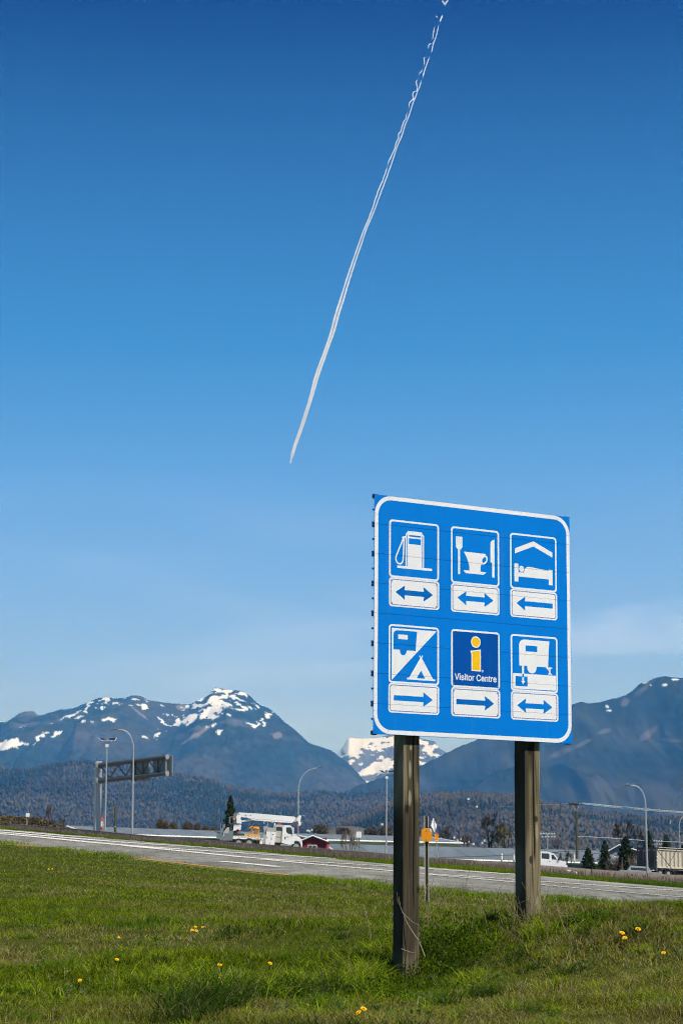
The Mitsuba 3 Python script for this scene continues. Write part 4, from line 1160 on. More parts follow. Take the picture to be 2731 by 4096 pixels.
truck.part('chassis', slab([(250, 735), (820, 765), (1320, 830), (1320, 870), (820, 815), (250, 790)], .6, 1.8), 'm_black')
for wx in (470, 640):
    wk = truck.part('wheel', MB().tube([tp_(wx, 800, .05), tp_(wx, 800, .55)], .50, 20), 'm_rubber')
    truck.part(wk + '__rim', MB().tube([tp_(wx, 800, .03), tp_(wx, 800, .12)], .28, 14), 'm_galv')
for yy in (.08, 1.9):
    wk = truck.part('wheel', MB().tube([tp_(1408, 858, yy), tp_(1408, 858, yy + .32)], .52, 20), 'm_rubber')
    truck.part(wk + '__rim', MB().tube([tp_(1408, 858, yy - .02), tp_(1408, 858, yy + .1)], .29, 14), 'm_galv')
for i, (x, y) in enumerate(((580, 672), (650, 674), (712, 680), (775, 684))):
    truck.part('crate', MB().box(tp_(x, y, .45), (.40, .55, .30)), 'm_crate')
mk = truck.part('auger_drive', MB().tube([tp_(690, 560, .7), tp_(765, 560, .7), tp_(770, 610, .7)], [.16, .18, .14], 8).tube([tp_(640, 625, .8), tp_(720, 545, .8)], .12, 8).tube([tp_(620, 560, .9), tp_(680, 525, .9)], .09, 6).box(tp_(712, 625, .8), (.55, .4, .28)).tube([tp_(775, 580, .5), tp_(765, 790, .5)], .06, 6).tube([tp_(745, 575, .5), tp_(790, 570, .5)], .10, 8), 'm_machine_orange')
truck.part(mk + '__gearbox', MB().tube([tp_(735, 610, .45), tp_(735, 610, .85)], .20, 12).box(tp_(665, 590, .7), (.22, .2, .38)), 'm_blue_grey')
for i in range(5):
    a = tp_(455 + i * 30, 655 + i * 3, .3 + .1 * i)
    truck.part('hose_coil', MB().tube([a + [.45 * math.cos(t), .2 * math.sin(t), .07 * math.sin(3 * t)] for t in np.linspace(0, 6.0, 16)], .035, 5), 'm_hose')
truck.part('extinguisher', MB().tube([tp_(466, 655, .1), tp_(468, 590, .1)], .07, 8), 'm_red')
truck.part('turret', slab([(365, 492), (470, 500), (478, 512), (476, 592), (425, 572), (385, 600), (358, 604)], .6, 1.8), 'm_truck_white')
truck.part('turret_base', slab([(290, 478), (460, 484), (460, 498), (290, 496)], .5, 1.9).box(tp_(320, 540, 1.2), (.3, .9, .5)), 'm_dark_steel')
bk = truck.part('boom', slab([(408, 330), (428, 304), (690, 318), (1340, 372), (1360, 390), (1345, 440), (1300, 472), (985, 455), (690, 432), (620, 410), (560, 385), (462, 378), (458, 400), (478, 425), (484, 484), (402, 478), (398, 410), (386, 385)], .85, 1.45), 'm_truck_white')
truck.part(bk + '__inner_section', slab([(1300, 385), (1395, 372), (1400, 400), (1385, 450), (1305, 462)], .95, 1.35), 'm_truck_grey')
for x, y in ((430, 330), (622, 350), (540, 352), (708, 425), (748, 412)):
    truck.part(bk + '__pin', MB().tube([tp_(x, y, .82), tp_(x, y, .88)], .07 if x < 700 else .03, 10), 'm_dark_steel')
truck.part(bk + '__seam', slab([(560, 392), (690, 408), (1000, 428), (1300, 452), (1300, 456), (1000, 432), (690, 412), (560, 396)], .835, .852), 'm_dark_steel')
truck.part('boom_tip', slab([(1385, 395), (1412, 352), (1430, 345), (1452, 360), (1448, 400), (1438, 440), (1455, 470), (1452, 510), (1425, 518), (1415, 480), (1400, 440), (1378, 440)], .9, 1.4), 'm_truck_white')
truck.part('winch', MB().tube([tp_(1345, 485, .8), tp_(1345, 485, 1.5)], .20, 12).tube([tp_(1390, 480, .8), tp_(1390, 480, 1.5)], .15, 12).tube([tp_(1365, 360, .85), tp_(1410, 350, .85)], .06, 6), 'm_dark_steel')
truck.part('tip_rod', MB().tube([tp_(1450, 358, 1.1), tp_(1512, 357, 1.1)], .02, 5).tube([tp_(1490, 357, 1.1), tp_(1512, 357, 1.1)], .04, 6), 'm_galv')
hk = truck.part('hook', MB().tube([tp_(1422, 545, 1.1), tp_(1422, 590, 1.1)], [.10, .07], 8).tube([tp_(1420, 590, 1.1), tp_(1425, 612, 1.1), tp_(1416, 628, 1.1)], .035, 6), 'm_red')
truck.part(hk + '__rope', MB().tube([tp_(1425, 515, 1.1), tp_(1422, 548, 1.1)], .02, 5), 'm_dark_steel')
truck.part('lift_cylinder', MB().tube([tp_(485, 445, 1.15), tp_(605, 428, 1.15)], .10, 10).tube([tp_(600, 429, 1.15), tp_(660, 425, 1.15)], .06, 8), 'm_truck_white')
truck.part('boom_rest', MB().tube([tp_(850, 490, 1.15), tp_(850, 445, 1.15)], .07, 8).box(tp_(990, 465, 1.15), (.2, .3, .13)), 'm_truck_white')
truck.part('seat_console', slab([(335, 372), (350, 312), (410, 305), (395, 380), (400, 478), (338, 470)], 1.0, 1.6), 'm_blue_grey')
truck.part('work_light', MB().box(tp_(358, 412, .9), (.2, .15, .18)), 'm_machine_orange')
truck.part('backrest_rail', MB().tube([tp_(288, 378, .6), tp_(292, 478, .6)], .09, 6).tube([tp_(288, 380, .6), tp_(335, 378, .6)], .05, 6), 'm_blue_grey')
for x0, x1, y0, y1 in ((150, 185, 560, 735), (185, 205, 500, 640), (205, 225, 490, 560), (225, 300, 640, 735), (100, 150, 660, 735), (300, 365, 600, 760), (155, 300, 690, 760)):
    truck.part('outrigger', slab([(x0, y0), (x1, y0 + 2), (x1, y1 + 2), (x0, y1)], .1 + .002 * (x0 % 37), .8), 'm_blue_grey')
truck.part('tail_plate', slab([(205, 640), (235, 580), (268, 545), (298, 548), (298, 690), (205, 690)], .12, .25), 'm_truck_grey')
truck.part('tail_pole', MB().tube([tp_(152, 560, .4), tp_(152, 490, .4)], .035, 6), 'm_galv')

# white sport utility car
KS = .3827 * 182 / 8000
VR = TR
car = Thing('white_car', 'white estate car showing its windows above the concrete barrier', 'car', R=rz(-4) @ TR, t=at(2131 + 220 * .3827, 3498, 182))


def cp(px, py):
    return ((px - 220) * KS, (3498 - 3400) / .3827 * KS - py * KS + .045 * (px - 220) * KS)


def cslab(pts, y0, y1, b=0.0):
    g = Polygon([cp(*p) for p in pts]).buffer(0)
    if b: g = g.buffer(b).buffer(-2 * b).buffer(b)
    return MB().prism(g, y1 - y0, FL, (0, y0, 0))


bk = car.part('body', cslab([(-150, 215), (-158, 130), (-150, 100), (80, 106), (180, 108), (262, 112), (300, 120), (335, 132), (352, 155), (354, 215)], 0, 1.9, .03), 'm_truck_white')
car.part('roof', cslab([(-140, 105), (-128, 60), (-105, 36), (80, 28), (140, 30), (185, 38), (212, 50), (240, 82), (262, 112), (180, 112)], .12, 1.78, .03), 'm_truck_white')
for i, pts in enumerate(([(-118, 92), (-105, 48), (-30, 42), (-28, 98)], [(-18, 98), (-18, 44), (72, 42), (72, 101)], [(84, 102), (84, 46), (150, 48), (164, 58), (165, 106)], [(184, 60), (206, 62), (232, 92), (250, 122), (190, 118)])):
    car.part('window', cslab(pts, .10, .13), 'm_glass')
for wx in (-80, 290):
    wk = car.part('wheel', MB().tube([[cp(wx, 0)[0], .02, .36], [cp(wx, 0)[0], .26, .36]], .36, 18), 'm_rubber')
    car.part(wk + '__rim', MB().tube([[cp(wx, 0)[0], .0, .36], [cp(wx, 0)[0], .08, .36]], .22, 12), 'm_galv')
car.part('mirror', cslab([(250, 98), (266, 100), (266, 116), (250, 116)], -.15, .05), 'm_black')
car.part('door_handle', cslab([(160, 128), (174, 128), (174, 134), (160, 134)], -.02, .01), 'm_black')
car.part('headlight', cslab([(336, 140), (352, 152), (352, 166), (338, 160)], -.015, .4), 'm_glass')

# dump truck at the right edge
mat('m_dump_beige', (0.52, 0.48, 0.38), 0.55)
mat('m_dump_dark', (0.035, 0.038, 0.035), 0.7)
HD = 41
DR = rz(HD) @ np.array([[math.cos(.03), 0, math.sin(.03)], [0, 1, 0], [-math.sin(.03), 0, math.cos(.03)]])
dcorner = at(2624, 3472, 213)
dmp = Thing('dump_truck', 'beige ribbed dump truck body with a black tailgate at the right edge', 'truck', R=DR, t=dcorner)
# local: x forward along the near side, y away, z up from the lower rear corner of the box
L_, W_, B_ = 6.4, 2.5, 1.80
dmp.part('box_side', MB().box((L_ / 2, .03, B_ / 2), (L_, .06, B_)), 'm_dump_beige')
dmp.part('box_side', MB().box((L_ / 2, W_ - .03, B_ / 2), (L_, .06, B_)), 'm_dump_beige')
dmp.part('box_front', MB().box((L_ - .03, W_ / 2, B_ / 2 + .1), (.06, W_ - .14, B_ + .3)), 'm_dump_beige')
dmp.part('box_floor', MB().box((L_ / 2, W_ / 2, .0), (L_, W_ - .14, .08)), 'm_dump_beige')
dmp.part('top_rail', MB().box((L_ / 2 + .1, -.04, B_ + .10), (L_ - .1, .16, .10)), 'm_dump_beige')
dmp.part('tarp_rail', MB().box((L_ / 2 + .2, -.02, B_ + .32), (L_ - .4, .06, .07)), 'm_dump_beige')
dmp.part('tarp', MB().box((L_ / 2 + .2, .6, B_ + .22), (L_ - .4, 1.1, .16)), 'm_dump_dark')
dmp.part('bottom_rail', MB().box((L_ / 2 + .2, -.07, .06), (L_ - .3, .20, .14), None, .8), 'm_dump_beige')
for i in range(9):
    rk = dmp.part('rib', MB().box((.95 + i * .66, -.055, B_ / 2 + .03), (.13, .15, B_ - .24)), 'm_dump_beige')
    dmp.part(rk + '__edge', MB().box((.95 + i * .66 - .085, -.006, B_ / 2 + .03), (.03, .02, B_ - .3)), 'm_dump_dark')
dmp.part('corner_post', MB().box((.12, -.05, B_ / 2), (.22, .16, B_ + .05)), 'm_dump_beige')
tg = dmp.part('tailgate', MB().box((-.06, W_ / 2, B_ / 2 + .15), (.10, W_ + .1, B_ + .35)), 'm_dump_dark')
for yy in (.1, .9, 1.65, 2.4):
    dmp.part(tg + '__stiffener', MB().box((-.15, yy, B_ / 2), (.08, .10, B_)), 'm_dump_dark')
for i in range(7):
    dmp.part(tg + '__reflector', MB().box((-.125, .2 + i * .35, B_ + .02), (.02, .16, .05)), 'm_red' if i % 2 else 'm_white_paint')
for z in (.45, .8):
    dmp.part('tail_lamp', MB().tube([[.02, -.15, z + .3], [.02, -.05, z + .3]], .07, 8), 'm_line_white')
dmp.part('chassis', MB().box((L_ / 2, W_ / 2, -.35), (L_ + 1, 1.0, .35)), 'm_dump_dark')
dmp.part('bumper_bar', MB().box((-.4, W_ / 2, -.30), (.2, W_, .12)), 'm_line_white')
for x in (.7, 2.0, 5.4):
    for y in (.05, 2.0):
        wk = dmp.part('wheel', MB().tube([[x, y, -.62], [x, y + .45, -.62]], .50, 20), 'm_rubber')
        dmp.part(wk + '__rim', MB().tube([[x, y - .02, -.62], [x, y + .1, -.62]], .26, 12), 'm_galv')
dmp.part('mudguard', MB().tube([[.2, .2, -.3], [.35, .2, -.08], [.8, .2, -.02], [1.2, .2, -.08]], .08, 6), 'm_galv')
dmp.part('cab', MB().box((L_ + 1.3, W_ / 2, .7), (2.2, 2.3, 1.9), None, .92), 'm_truck_white')
lowc = Thing('grey_car', 'roof of a grey car showing just above the barrier beside the dump truck', 'car', R=rz(-3) @ TR, t=at(2561, 3527, 196))
lowc.part('body', MB().box((0, .85, .72), (4.3, 1.7, .5), None, .93), 'm_wall_grey')
lowc.part('roof', MB().box((-.1, .85, 1.20), (2.3, 1.5, .46), None, .72), 'm_wall_grey')
lowc.part('window', MB().box((-.1, .14, 1.15), (1.7, .05, .25)), 'm_glass')
for wx in (-1.4, 1.4):
    lowc.part('wheel', MB().tube([[wx, .02, .32], [wx, .24, .32]], .32, 14), 'm_rubber')

# ------------------------------------------------------------------ roofs beyond the highway
def metal_roof(p, n, uv):
    s = mikit.noise(p.x * 1.1, p.y * .05, 0)
    a = mikit.fbm(p.x * .12, p.y * .12, 1, 3)
    return mikit.mix((0.10, 0.13, 0.145), (0.17, 0.205, 0.22), s * .45 + a * .55)


mat('m_metal_roof', mikit.proc(metal_roof), 0.55, 0.0)
mat('m_cream', (0.66, 0.60, 0.42), 0.7)
mat('m_trim_white', (0.82, 0.82, 0.80), 0.5)
mat('m_barn_red', (0.20, 0.018, 0.022), 0.7)
mat('m_barn_side', (0.50, 0.04, 0.035), 0.7)
mat('m_wall_grey', (0.22, 0.25, 0.27), 0.7)


def hall(label, x0, y0r, d0, x1, y1r, d1, drop, span, wallm, name='long_shed', ribs=0):
    """long low building given by the ends of its roof ridge; roof falls 'drop' over 'span' to each side"""
    t = Thing(name, label, 'building')
    a, b = at(x0, y0r, d0), at(x1, y1r, d1)
    e = b - a; L = np.linalg.norm(e[:2]); e = e / L; e2 = np.array([e[0], e[1], 0]); nr = np.array([e[1], -e[0], 0])      # nr: towards the viewer
    ea = [a + nr * span - [0, 0, drop], b + nr * span - [0, 0, drop]]
    eb = [a - nr * span - [0, 0, drop], b - nr * span - [0, 0, drop]]
    up = np.array([0, 0, .12])
    for q0, q1, r0, r1 in ((ea[0], ea[1], a, b), (eb[0], eb[1], a, b)):
        rk = t.part('roof', MB().add([q0, q1, r1, r0, q0 + up, q1 + up, r1 + up, r0 + up], [[0, 1, 2, 3], [7, 6, 5, 4], [0, 4, 5, 1], [1, 5, 6, 2], [2, 6, 7, 3], [3, 7, 4, 0]]), 'm_metal_roof')
        n = int(L / 4)
        mm = MB()
        for i in range(n + 1):
            o = (r1 - r0) * i / n
            mm.tube([r0 + o + up + [0, 0, .02], q0 + o + up + [0, 0, .02]], .035, 3)
        t.part(rk + '__seams', mm, 'm_metal_roof', kind='stuff')
    t.part('eave_trim', MB().tube([ea[0] + nr * .05 + [0, 0, -.06], ea[1] + nr * .05 + [0, 0, -.06]], .17, 4), 'm_trim_white')
    base = [np.array([p[0], p[1], EYE - 1.5]) for p in (ea[0] - nr * .4, ea[1] - nr * .4, eb[1] + nr * .4, eb[0] + nr * .4)]
    tops = [p - [0, 0, .05] for p in (ea[0] - nr * .4, ea[1] - nr * .4, eb[1] + nr * .4, eb[0] + nr * .4)]
    wk = t.part('wall', MB().add([base[0], base[1], tops[1], tops[0]], [[0, 1, 2, 3]]), wallm)
    for i in range(ribs):
        o = base[0] + (base[1] - base[0]) * (i + .5) / ribs + nr * .04
        t.part(wk + '__rib', MB().box((o + [0, 0, (tops[0][2] - o[2]) / 2 - .1]), (.12, .06, tops[0][2] - o[2] - .4)), wallm)
    t.part('wall', MB().add([base[3], base[2], tops[2], tops[3]], [[0, 1, 2, 3]]), wallm)
    for i, j, r in ((0, 3, a), (1, 2, b)):
        gk = t.part('gable_wall', MB().add([base[i], base[j], tops[j], r - [0, 0, .05], tops[i]], [[0, 1, 2, 2], [0, 2, 3, 4]]), wallm)
        for k0 in (ea, eb):
            t.part(gk + '__barge_board', MB().tube([k0[i] + up * .3, r + up * .3], .14, 4), 'm_trim_white')
    return t


hall('long low shed with a pale blue grey metal roof left of the crane truck', 268, 3307, 325, 1088, 3335, 345, 1.25, 8, 'm_wall_grey')
hall('long shed with grey metal roof and cream wall behind the red barn', 1150, 3337, 352, 1720, 3351, 372, 1.15, 9, 'm_cream', ribs=50)
hall('low grey metal roof running behind both timber posts', 1300, 3380, 268, 2410, 3408, 278, 1.7, 9, 'm_wall_grey')
# vents on the front roof
for i, (x, y) in enumerate(((2006, 3432), (2055, 3434), (2296, 3437))):
    o = at(x, y, 262)
    v = Thing('roof_vent', ['small white pipe vent on the grey roof left of the right timber post', 'small white pipe vent on the grey roof just beside the right timber post', 'small white pipe vent on the grey roof beside the utility pole'][i], 'vent')
    v.part('pipe', MB().tube([o - [0, 0, .5], o + [0, 0, .55]], .12, 8), 'm_trim_white')
    v.part('flashing', MB().box(o + [-.35, 0, -.15], (.9, .5, .3), None, .2), 'm_dark_steel')


def gable_house(name, label, cat, xl, xr, xa, y_eave, y_apex, d, depth, ybase, wallm, roofm, yaw=0, sidem=None):
    t = Thing(name, label, cat)
    l, r_, a = at(xl, y_eave, d), at(xr, y_eave, d), at(xa, y_apex, d)
    zb = at(xl, ybase, d)[2]
    bk = np.array([math.sin(math.radians(yaw)), math.cos(math.radians(yaw)), 0]) * depth
    l0, r0 = np.array([l[0], l[1], zb]), np.array([r_[0], r_[1], zb])
    t.part('wall', MB().add([l0, r0, r_, a, l], [[0, 1, 2, 2], [0, 2, 3, 4]]), wallm)
    t.part('side_wall', MB().add([r0, r0 + bk, r_ + bk, r_], [[0, 1, 2, 3]]), sidem or wallm)
    t.part('side_wall', MB().add([l0, l, l + bk, l0 + bk], [[0, 1, 2, 3]]), wallm)
    t.part('back_wall', MB().add([l0 + bk, r0 + bk, r_ + bk, a + bk, l + bk], [[2, 1, 0, 0], [4, 3, 2, 0]]), wallm)
    up = np.array([0, 0, .10])
    for e in (l, r_):
        ov = (e - a) * .10
        q = [a - bk * .06, e + ov - bk * .06, e + ov + bk * 1.06, a + bk * 1.06]
        t.part('roof', MB().add(q + [p + up for p in q], [[0, 1, 2, 3], [7, 6, 5, 4], [0, 4, 5, 1], [1, 5, 6, 2], [2, 6, 7, 3], [3, 7, 4, 0]]), roofm)
        t.part('barge_board', MB().tube([a - bk * .07, e + ov - bk * .07], .09, 4), 'm_trim_white')
    return t, l0, r0


bn, bl0, br0 = gable_house('red_barn', 'dark red barn with white roof edges to the right of the crane truck', 'barn', 1200, 1307, 1251, 3366, 3344.5, 250, 7, 3420, 'm_barn_red', 'm_metal_roof', 2, 'm_barn_side')
wk = bn.part('window', MB().box(at(1249, 3391, 249.9), (1.0, .05, .5)), 'm_glass')
for dx in (-.52, 0, .52):
    bn.part(wk + '__frame', MB().box(at(1249, 3391, 249.85) + [dx, 0, 0], (.07, .06, .58)), 'm_trim_white')
bn.part(wk + '__head', MB().box(at(1249, 3391, 249.84) + [0, 0, .27], (1.1, .07, .07)), 'm_trim_white')
for i in range(12):
    bn.part('wall__board', MB().box(bl0 + (br0 - bl0) * (i + .5) / 12 + [0, -.02, .95], ((br0 - bl0)[0] / 12 - .03, .03, 2.2)), 'm_barn_red')
gable_house('white_house', 'pale house with a red corner board behind the tallest cedar', 'house', 2436, 2549, 2476, 3404, 3381, 300, 8, 3470, 'm_wall_grey', 'm_metal_roof', 8)[0].part('corner_board', MB().box(at(2546.5, 3417, 299.8), (.22, .06, 1.1)), 'm_red')
ks = Thing('kiosk', 'tiny white kiosk with a red roof peeping out beside the gantry column', 'kiosk')
kc = at(404.5, 3294, 300)
ks.part('body', MB().box(kc, (.66, .66, .95)), 'm_trim_white')
ks.part('base', MB().box(kc + [0, 0, -.72], (.68, .68, .46)), 'm_red')
ks.part('roof', MB().box(kc + [0, 0, .70], (.95, .95, .48), None, .12), 'm_red')
ks.part('side_column', MB().box(kc + [.31, -.34, -.1], (.10, .10, 1.4)), 'm_truck_tan')

# far houses
rng = np.random.default_rng(12)
spots = [(1230, 3322), (1238, 3325), (1247, 3320), (1262, 3331), (1298, 3328), (1308, 3326), (1318, 3332), (1326, 3329), (1527, 3297), (1815, 3350), (1828, 3362), (1842, 3356), (1858, 3371), (1874, 3367), (1893, 3376), (1765, 3352), (1928, 3372), (1937, 3362), (1780, 3364), (2012, 3318), (1906, 3226), (1872, 3196)]
HOUSE_LABELS = {8: 'lone tiny white house in the trees beside the solar light pole left of the sign', 19: 'lone tiny pale house at the top of the yellowish tree', 20: 'tiny white house high on the bare hillside between the posts, the lower of two', 21: 'tiny white house high on the bare hillside between the posts, the upper of two'}
for i, (x, y) in enumerate(spots):
    d = 2600
    o = at(x, y, d)
    lab, grp = ((HOUSE_LABELS[i], None) if i in HOUSE_LABELS else
                ('tiny pale house among trees above the red barn', 'houses above the red barn') if i < 8 else ('tiny pale house on the slope left of the forking bare tree', 'houses left of the forking bare tree'))
    t = Thing('far_house', lab, 'house', grp, R=rz(rng.uniform(-40, 40)), t=o)
    w, h = rng.uniform(1.5, 2.6), rng.uniform(.9, 1.4)
    t.part('wall', MB().box((0, 0, -.6), (w, w, h + 1)), ('m_trim_white', 'm_cream', 'm_trim_white')[i % 3])
    t.part('roof', MB().add([(-w * .56, -w * .56, h / 2), (w * .56, -w * .56, h / 2), (w * .56, w * .56, h / 2), (-w * .56, w * .56, h / 2), (-w * .56, 0, h), (w * .56, 0, h)], [[0, 1, 5, 4], [2, 3, 4, 5], [0, 4, 3, 3], [1, 2, 5, 5]]), ('m_metal_roof', 'm_wall_grey')[i % 2])


def pit(p, n, uv):
    return mikit.mix((0.085, 0.075, 0.058), (0.15, 0.13, 0.10), mikit.fbm(p.x * .05, p.y * .02, p.z * .3, 3))


scene['m_pit'] = {'type': 'twosided', 'b': {'type': 'diffuse', 'reflectance': mikit.proc(pit)}}
pq = at(1395, 3318, 2400)
X, Y = np.meshgrid(np.linspace(-1, 1, 50), np.linspace(-1, 1, 24))
prof = np.clip(1 - np.abs(X) ** 1.7, 0, 1) * np.clip(1 - Y ** 2, 0, 1) ** .7
Z = prof * 13.2 * (1 + .25 * (meshkit.fbm(np.stack([X * 3, Y * 3, 0 * X], -1), 3, 3) - .5)) - 9
single('gravel_mound', sheet(pq[0] + X * 40, pq[1] + Y * 40, pq[2] + Z), 'm_pit', 'bare pale brown mound of earth below the wooded hill', 'hill', kind='structure', smooth=True)

# ------------------------------------------------------------------ trees and bushes
def leaf_cloud(pts, size, rng, up=0.3):
    """small leaf-like triangles pairs at the points"""
    n = len(pts)
    d = rng.normal(size=(n, 3)); d[:, 2] += up; d /= np.linalg.norm(d, axis=1, keepdims=True)
    e = np.cross(d, rng.normal(size=(n, 3))); e /= np.linalg.norm(e, axis=1, keepdims=True)
    s = size * rng.uniform(.6, 1.3, (n, 1))
    v = np.stack([pts - e * s * .35, pts + d * s * .55, pts + e * s * .35, pts - d * s * .55], 1).reshape(-1, 3)
    f = np.arange(n)[:, None] * 4 + np.array([[0, 1, 2]])
    f2 = np.arange(n)[:, None] * 4 + np.array([[0, 2, 3]])
    return v, np.vstack([f, f2])


def conifer(label, apex, base, half, dist, seed, n=2600, shape=1.0, group=None, tone=1.0, name='cedar_tree'):
    rng = np.random.default_rng(seed)
    a, b = at(*apex, dist), at(*base, dist)
    h = a[2] - b[2]; R = half * dist / FOC
    t = Thing(name, label, 'tree', group)
    nb = 70
    z = 1 - rng.random(nb) ** .62
    zz, th = rng.random(n) ** 1.35, rng.random(n) * 2 * np.pi
    lay = 0.78 + .22 * np.sin(zz * 46 + 2 * np.sin(th * 3 + zz * 7))
    prof = R * (1 - zz) ** shape * lay * (1 + .22 * np.sin(th * 5 + 11 * zz)) + R * .03
    rr = prof * (0.55 + .5 * rng.random(n))
    p = np.stack([a[0] + rr * np.cos(th), a[1] + rr * np.sin(th), b[2] + h * (.04 + .96 * zz) - rr * .25], -1)
    v, f = leaf_cloud(p, R * .17 + h * .012, rng, .2)
    c = np.array([.026, .042, .015]) * tone * rng.uniform(.5, 1.7, (n, 1))
    c = np.where(rng.random((n, 1)) < .16, np.array([.055, .045, .02]) * tone, c)
    t.part('crown', trimesh.Trimesh(v, f, process=False), 'm_vertex', color=np.repeat(c, 4, 0))
    t.part('trunk', MB().tube([b - [0, 0, .4], b + [0, 0, h * .5], a - [0, 0, h * .04]], [R * .10, R * .07, R * .015], 7), 'm_pole_wood')


conifer('tall dark spruce rising behind the crane truck boom', (922, 3186), (918, 3400), 42, 335, 1, n=4200, shape=.75, name='spruce_tree')
gc = 'row of small dark cedars in front of the grey roof'
conifer('smallest dark cedar, next to the utility pole', (2351, 3395), (2351, 3486), 37, 236, 2, group=gc, shape=.62)
conifer('narrow dark cedar second from the utility pole', (2417, 3363), (2417, 3492), 36, 236, 3, group=gc, shape=.66)
conifer('tallest bushy dark cedar in the middle of the cedar row', (2501, 3348), (2501, 3498), 47, 236, 4, group=gc, shape=.6, n=3600)
conifer('dark cedar half hidden by the dump truck tailgate', (2592, 3326), (2592, 3505), 43, 240, 5, group=gc, shape=.68, n=3200)
conifer('dark cedar above the middle of the dump truck', (2663, 3341), (2663, 3470), 38, 262, 6, group=gc, shape=.7)
conifer('small dark cedar in the bottom right corner behind the dump truck', (2728, 3383), (2728, 3470), 25, 262, 7, group=gc, shape=.8)


def bare_tree(label, base, dist, height_px, spread_px, seed, lean=0.0, trunks=1, tint=(.11, .09, .07), twigs=1.0, name='bare_tree', group=None, depth=6, cat='tree', rmin=.022):
    rng = np.random.default_rng(seed)
    k = dist / FOC
    b = at(*base, dist)
    Hh, Sp = height_px * k, spread_px * k
    tm, cm = MB(), []

    def grow(p, d, l, r, lev):
        q = [p]
        for s in range(2):
            d = d + rng.normal(size=3) * .13
            d[2] += .05
            d /= np.linalg.norm(d)
            q.append(q[-1] + d * l / 2)
        cm.append((np.array(q), np.array([r, r * .85, r * .7]), lev))
        if lev >= depth: return
        nchild = rng.integers(2, 4) if lev < depth - 1 else rng.integers(2, 5)
        for c in range(nchild):
            ax = rng.normal(size=3); ax -= d * (ax @ d); ax /= np.linalg.norm(ax)
            ang = rng.uniform(.25, .75)
            nd = d * math.cos(ang) + ax * math.sin(ang) * np.array([Sp / Hh * 1.6, 1, 1])
            grow(q[-1] if c < 2 else q[1], nd / np.linalg.norm(nd), l * rng.uniform(.62, .86), max(r * .62, rmin), lev + 1)

    for i in range(trunks):
        d = np.array([(i - (trunks - 1) / 2) * .55 + lean, 0, 1.0])
        grow(b + [(i - (trunks - 1) / 2) * .5, 0, -.3], d / np.linalg.norm(d), Hh * .30, Hh * .027, 0)
    pts = np.vstack([q for q, _, _ in cm])
    s = Hh / max(pts[:, 2].max() - b[2], .1)
    sx = min(1.6, Sp / max(np.abs(pts[:, 0] - b[0]).max() * 2 * s, .1))
    M = np.array([s * sx, s, s])
    tr, cr = MB(), MB()
    for q, r, lev in cm:
        q = b + (q - b) * M
        (tr if lev <= 1 else cr).tube(q, r, 5 if lev < 2 else 3, caps=False)
    t = Thing(name, label, cat, group)
    for nm, m in (('trunk', tr), ('crown', cr)):
        if m.n:
            n = m.n
            c = np.array(tint) * rng.uniform(.7, 1.3, (n, 1)) * (.75 if nm == 'trunk' else 1)
            t.part(nm, m, 'm_vertex', color=c)


bare_tree('big bare tree with two forking trunks between the timber posts', (1958, 3400), 420, 148, 150, 3, trunks=2, tint=(.045, .038, .03), depth=6, rmin=.055)
bare_tree('yellowish twiggy bare tree left of the right timber post', (2020, 3405), 400, 108, 80, 4, trunks=3, tint=(.13, .11, .045), depth=6, rmin=.055)
bare_tree('grey bare tree right of the orange speed tab', (1785, 3402), 430, 98, 78, 5, trunks=2, tint=(.12, .10, .085), rmin=.055)
bare_tree('small bare tree left of the forking tree', (1862, 3400), 430, 66, 60, 6, trunks=2, tint=(.11, .095, .08), rmin=.055)
bare_tree('bare tree with thick dark limbs above the tallest cedar', (2497, 3385), 330, 108, 112, 8, trunks=2, tint=(.05, .042, .035), depth=6, rmin=.045)
bare_tree('bare leaning tree behind the cedar at the dump truck', (2540, 3400), 330, 95, 80, 9, lean=.7, tint=(.06, .05, .04), depth=6, rmin=.045)
bare_tree('thin bare tree just right of the right timber post', (2222, 3415), 330, 62, 55, 10, trunks=2, tint=(.12, .095, .075), depth=5)
bare_tree('leafless bush in front of the grey roof beside the utility pole', (2268, 3474), 245, 75, 70, 11, trunks=3, tint=(.12, .10, .08), depth=5, cat='bush', name='bare_bush')
bare_tree('leafless shrub beside the white plated marker post', (1397, 3412), 152, 95, 78, 12, trunks=5, tint=(.17, .13, .10), depth=5, cat='bush', name='bare_bush', rmin=.012)
bare_tree('brown bare bush in front of the second cedar', (2450, 3494), 225, 70, 60, 13, trunks=4, tint=(.14, .11, .085), depth=5, cat='bush', name='bare_bush', rmin=.016)
bare_tree('tangled bare bush at the foot of the tallest cedar', (2518, 3500), 225, 75, 80, 14, trunks=4, tint=(.14, .11, .085), depth=5, cat='bush', name='bare_bush', rmin=.016)
bare_tree('tall thin leafless sapling above the brown brush', (185, 3325), 196, 112, 70, 15, trunks=2, tint=(.085, .07, .06), depth=5, rmin=.012)
bare_tree('thin leafless sapling at the right end of the brown brush', (246, 3326), 196, 64, 34, 16, trunks=2, tint=(.10, .08, .065), depth=5, rmin=.012)


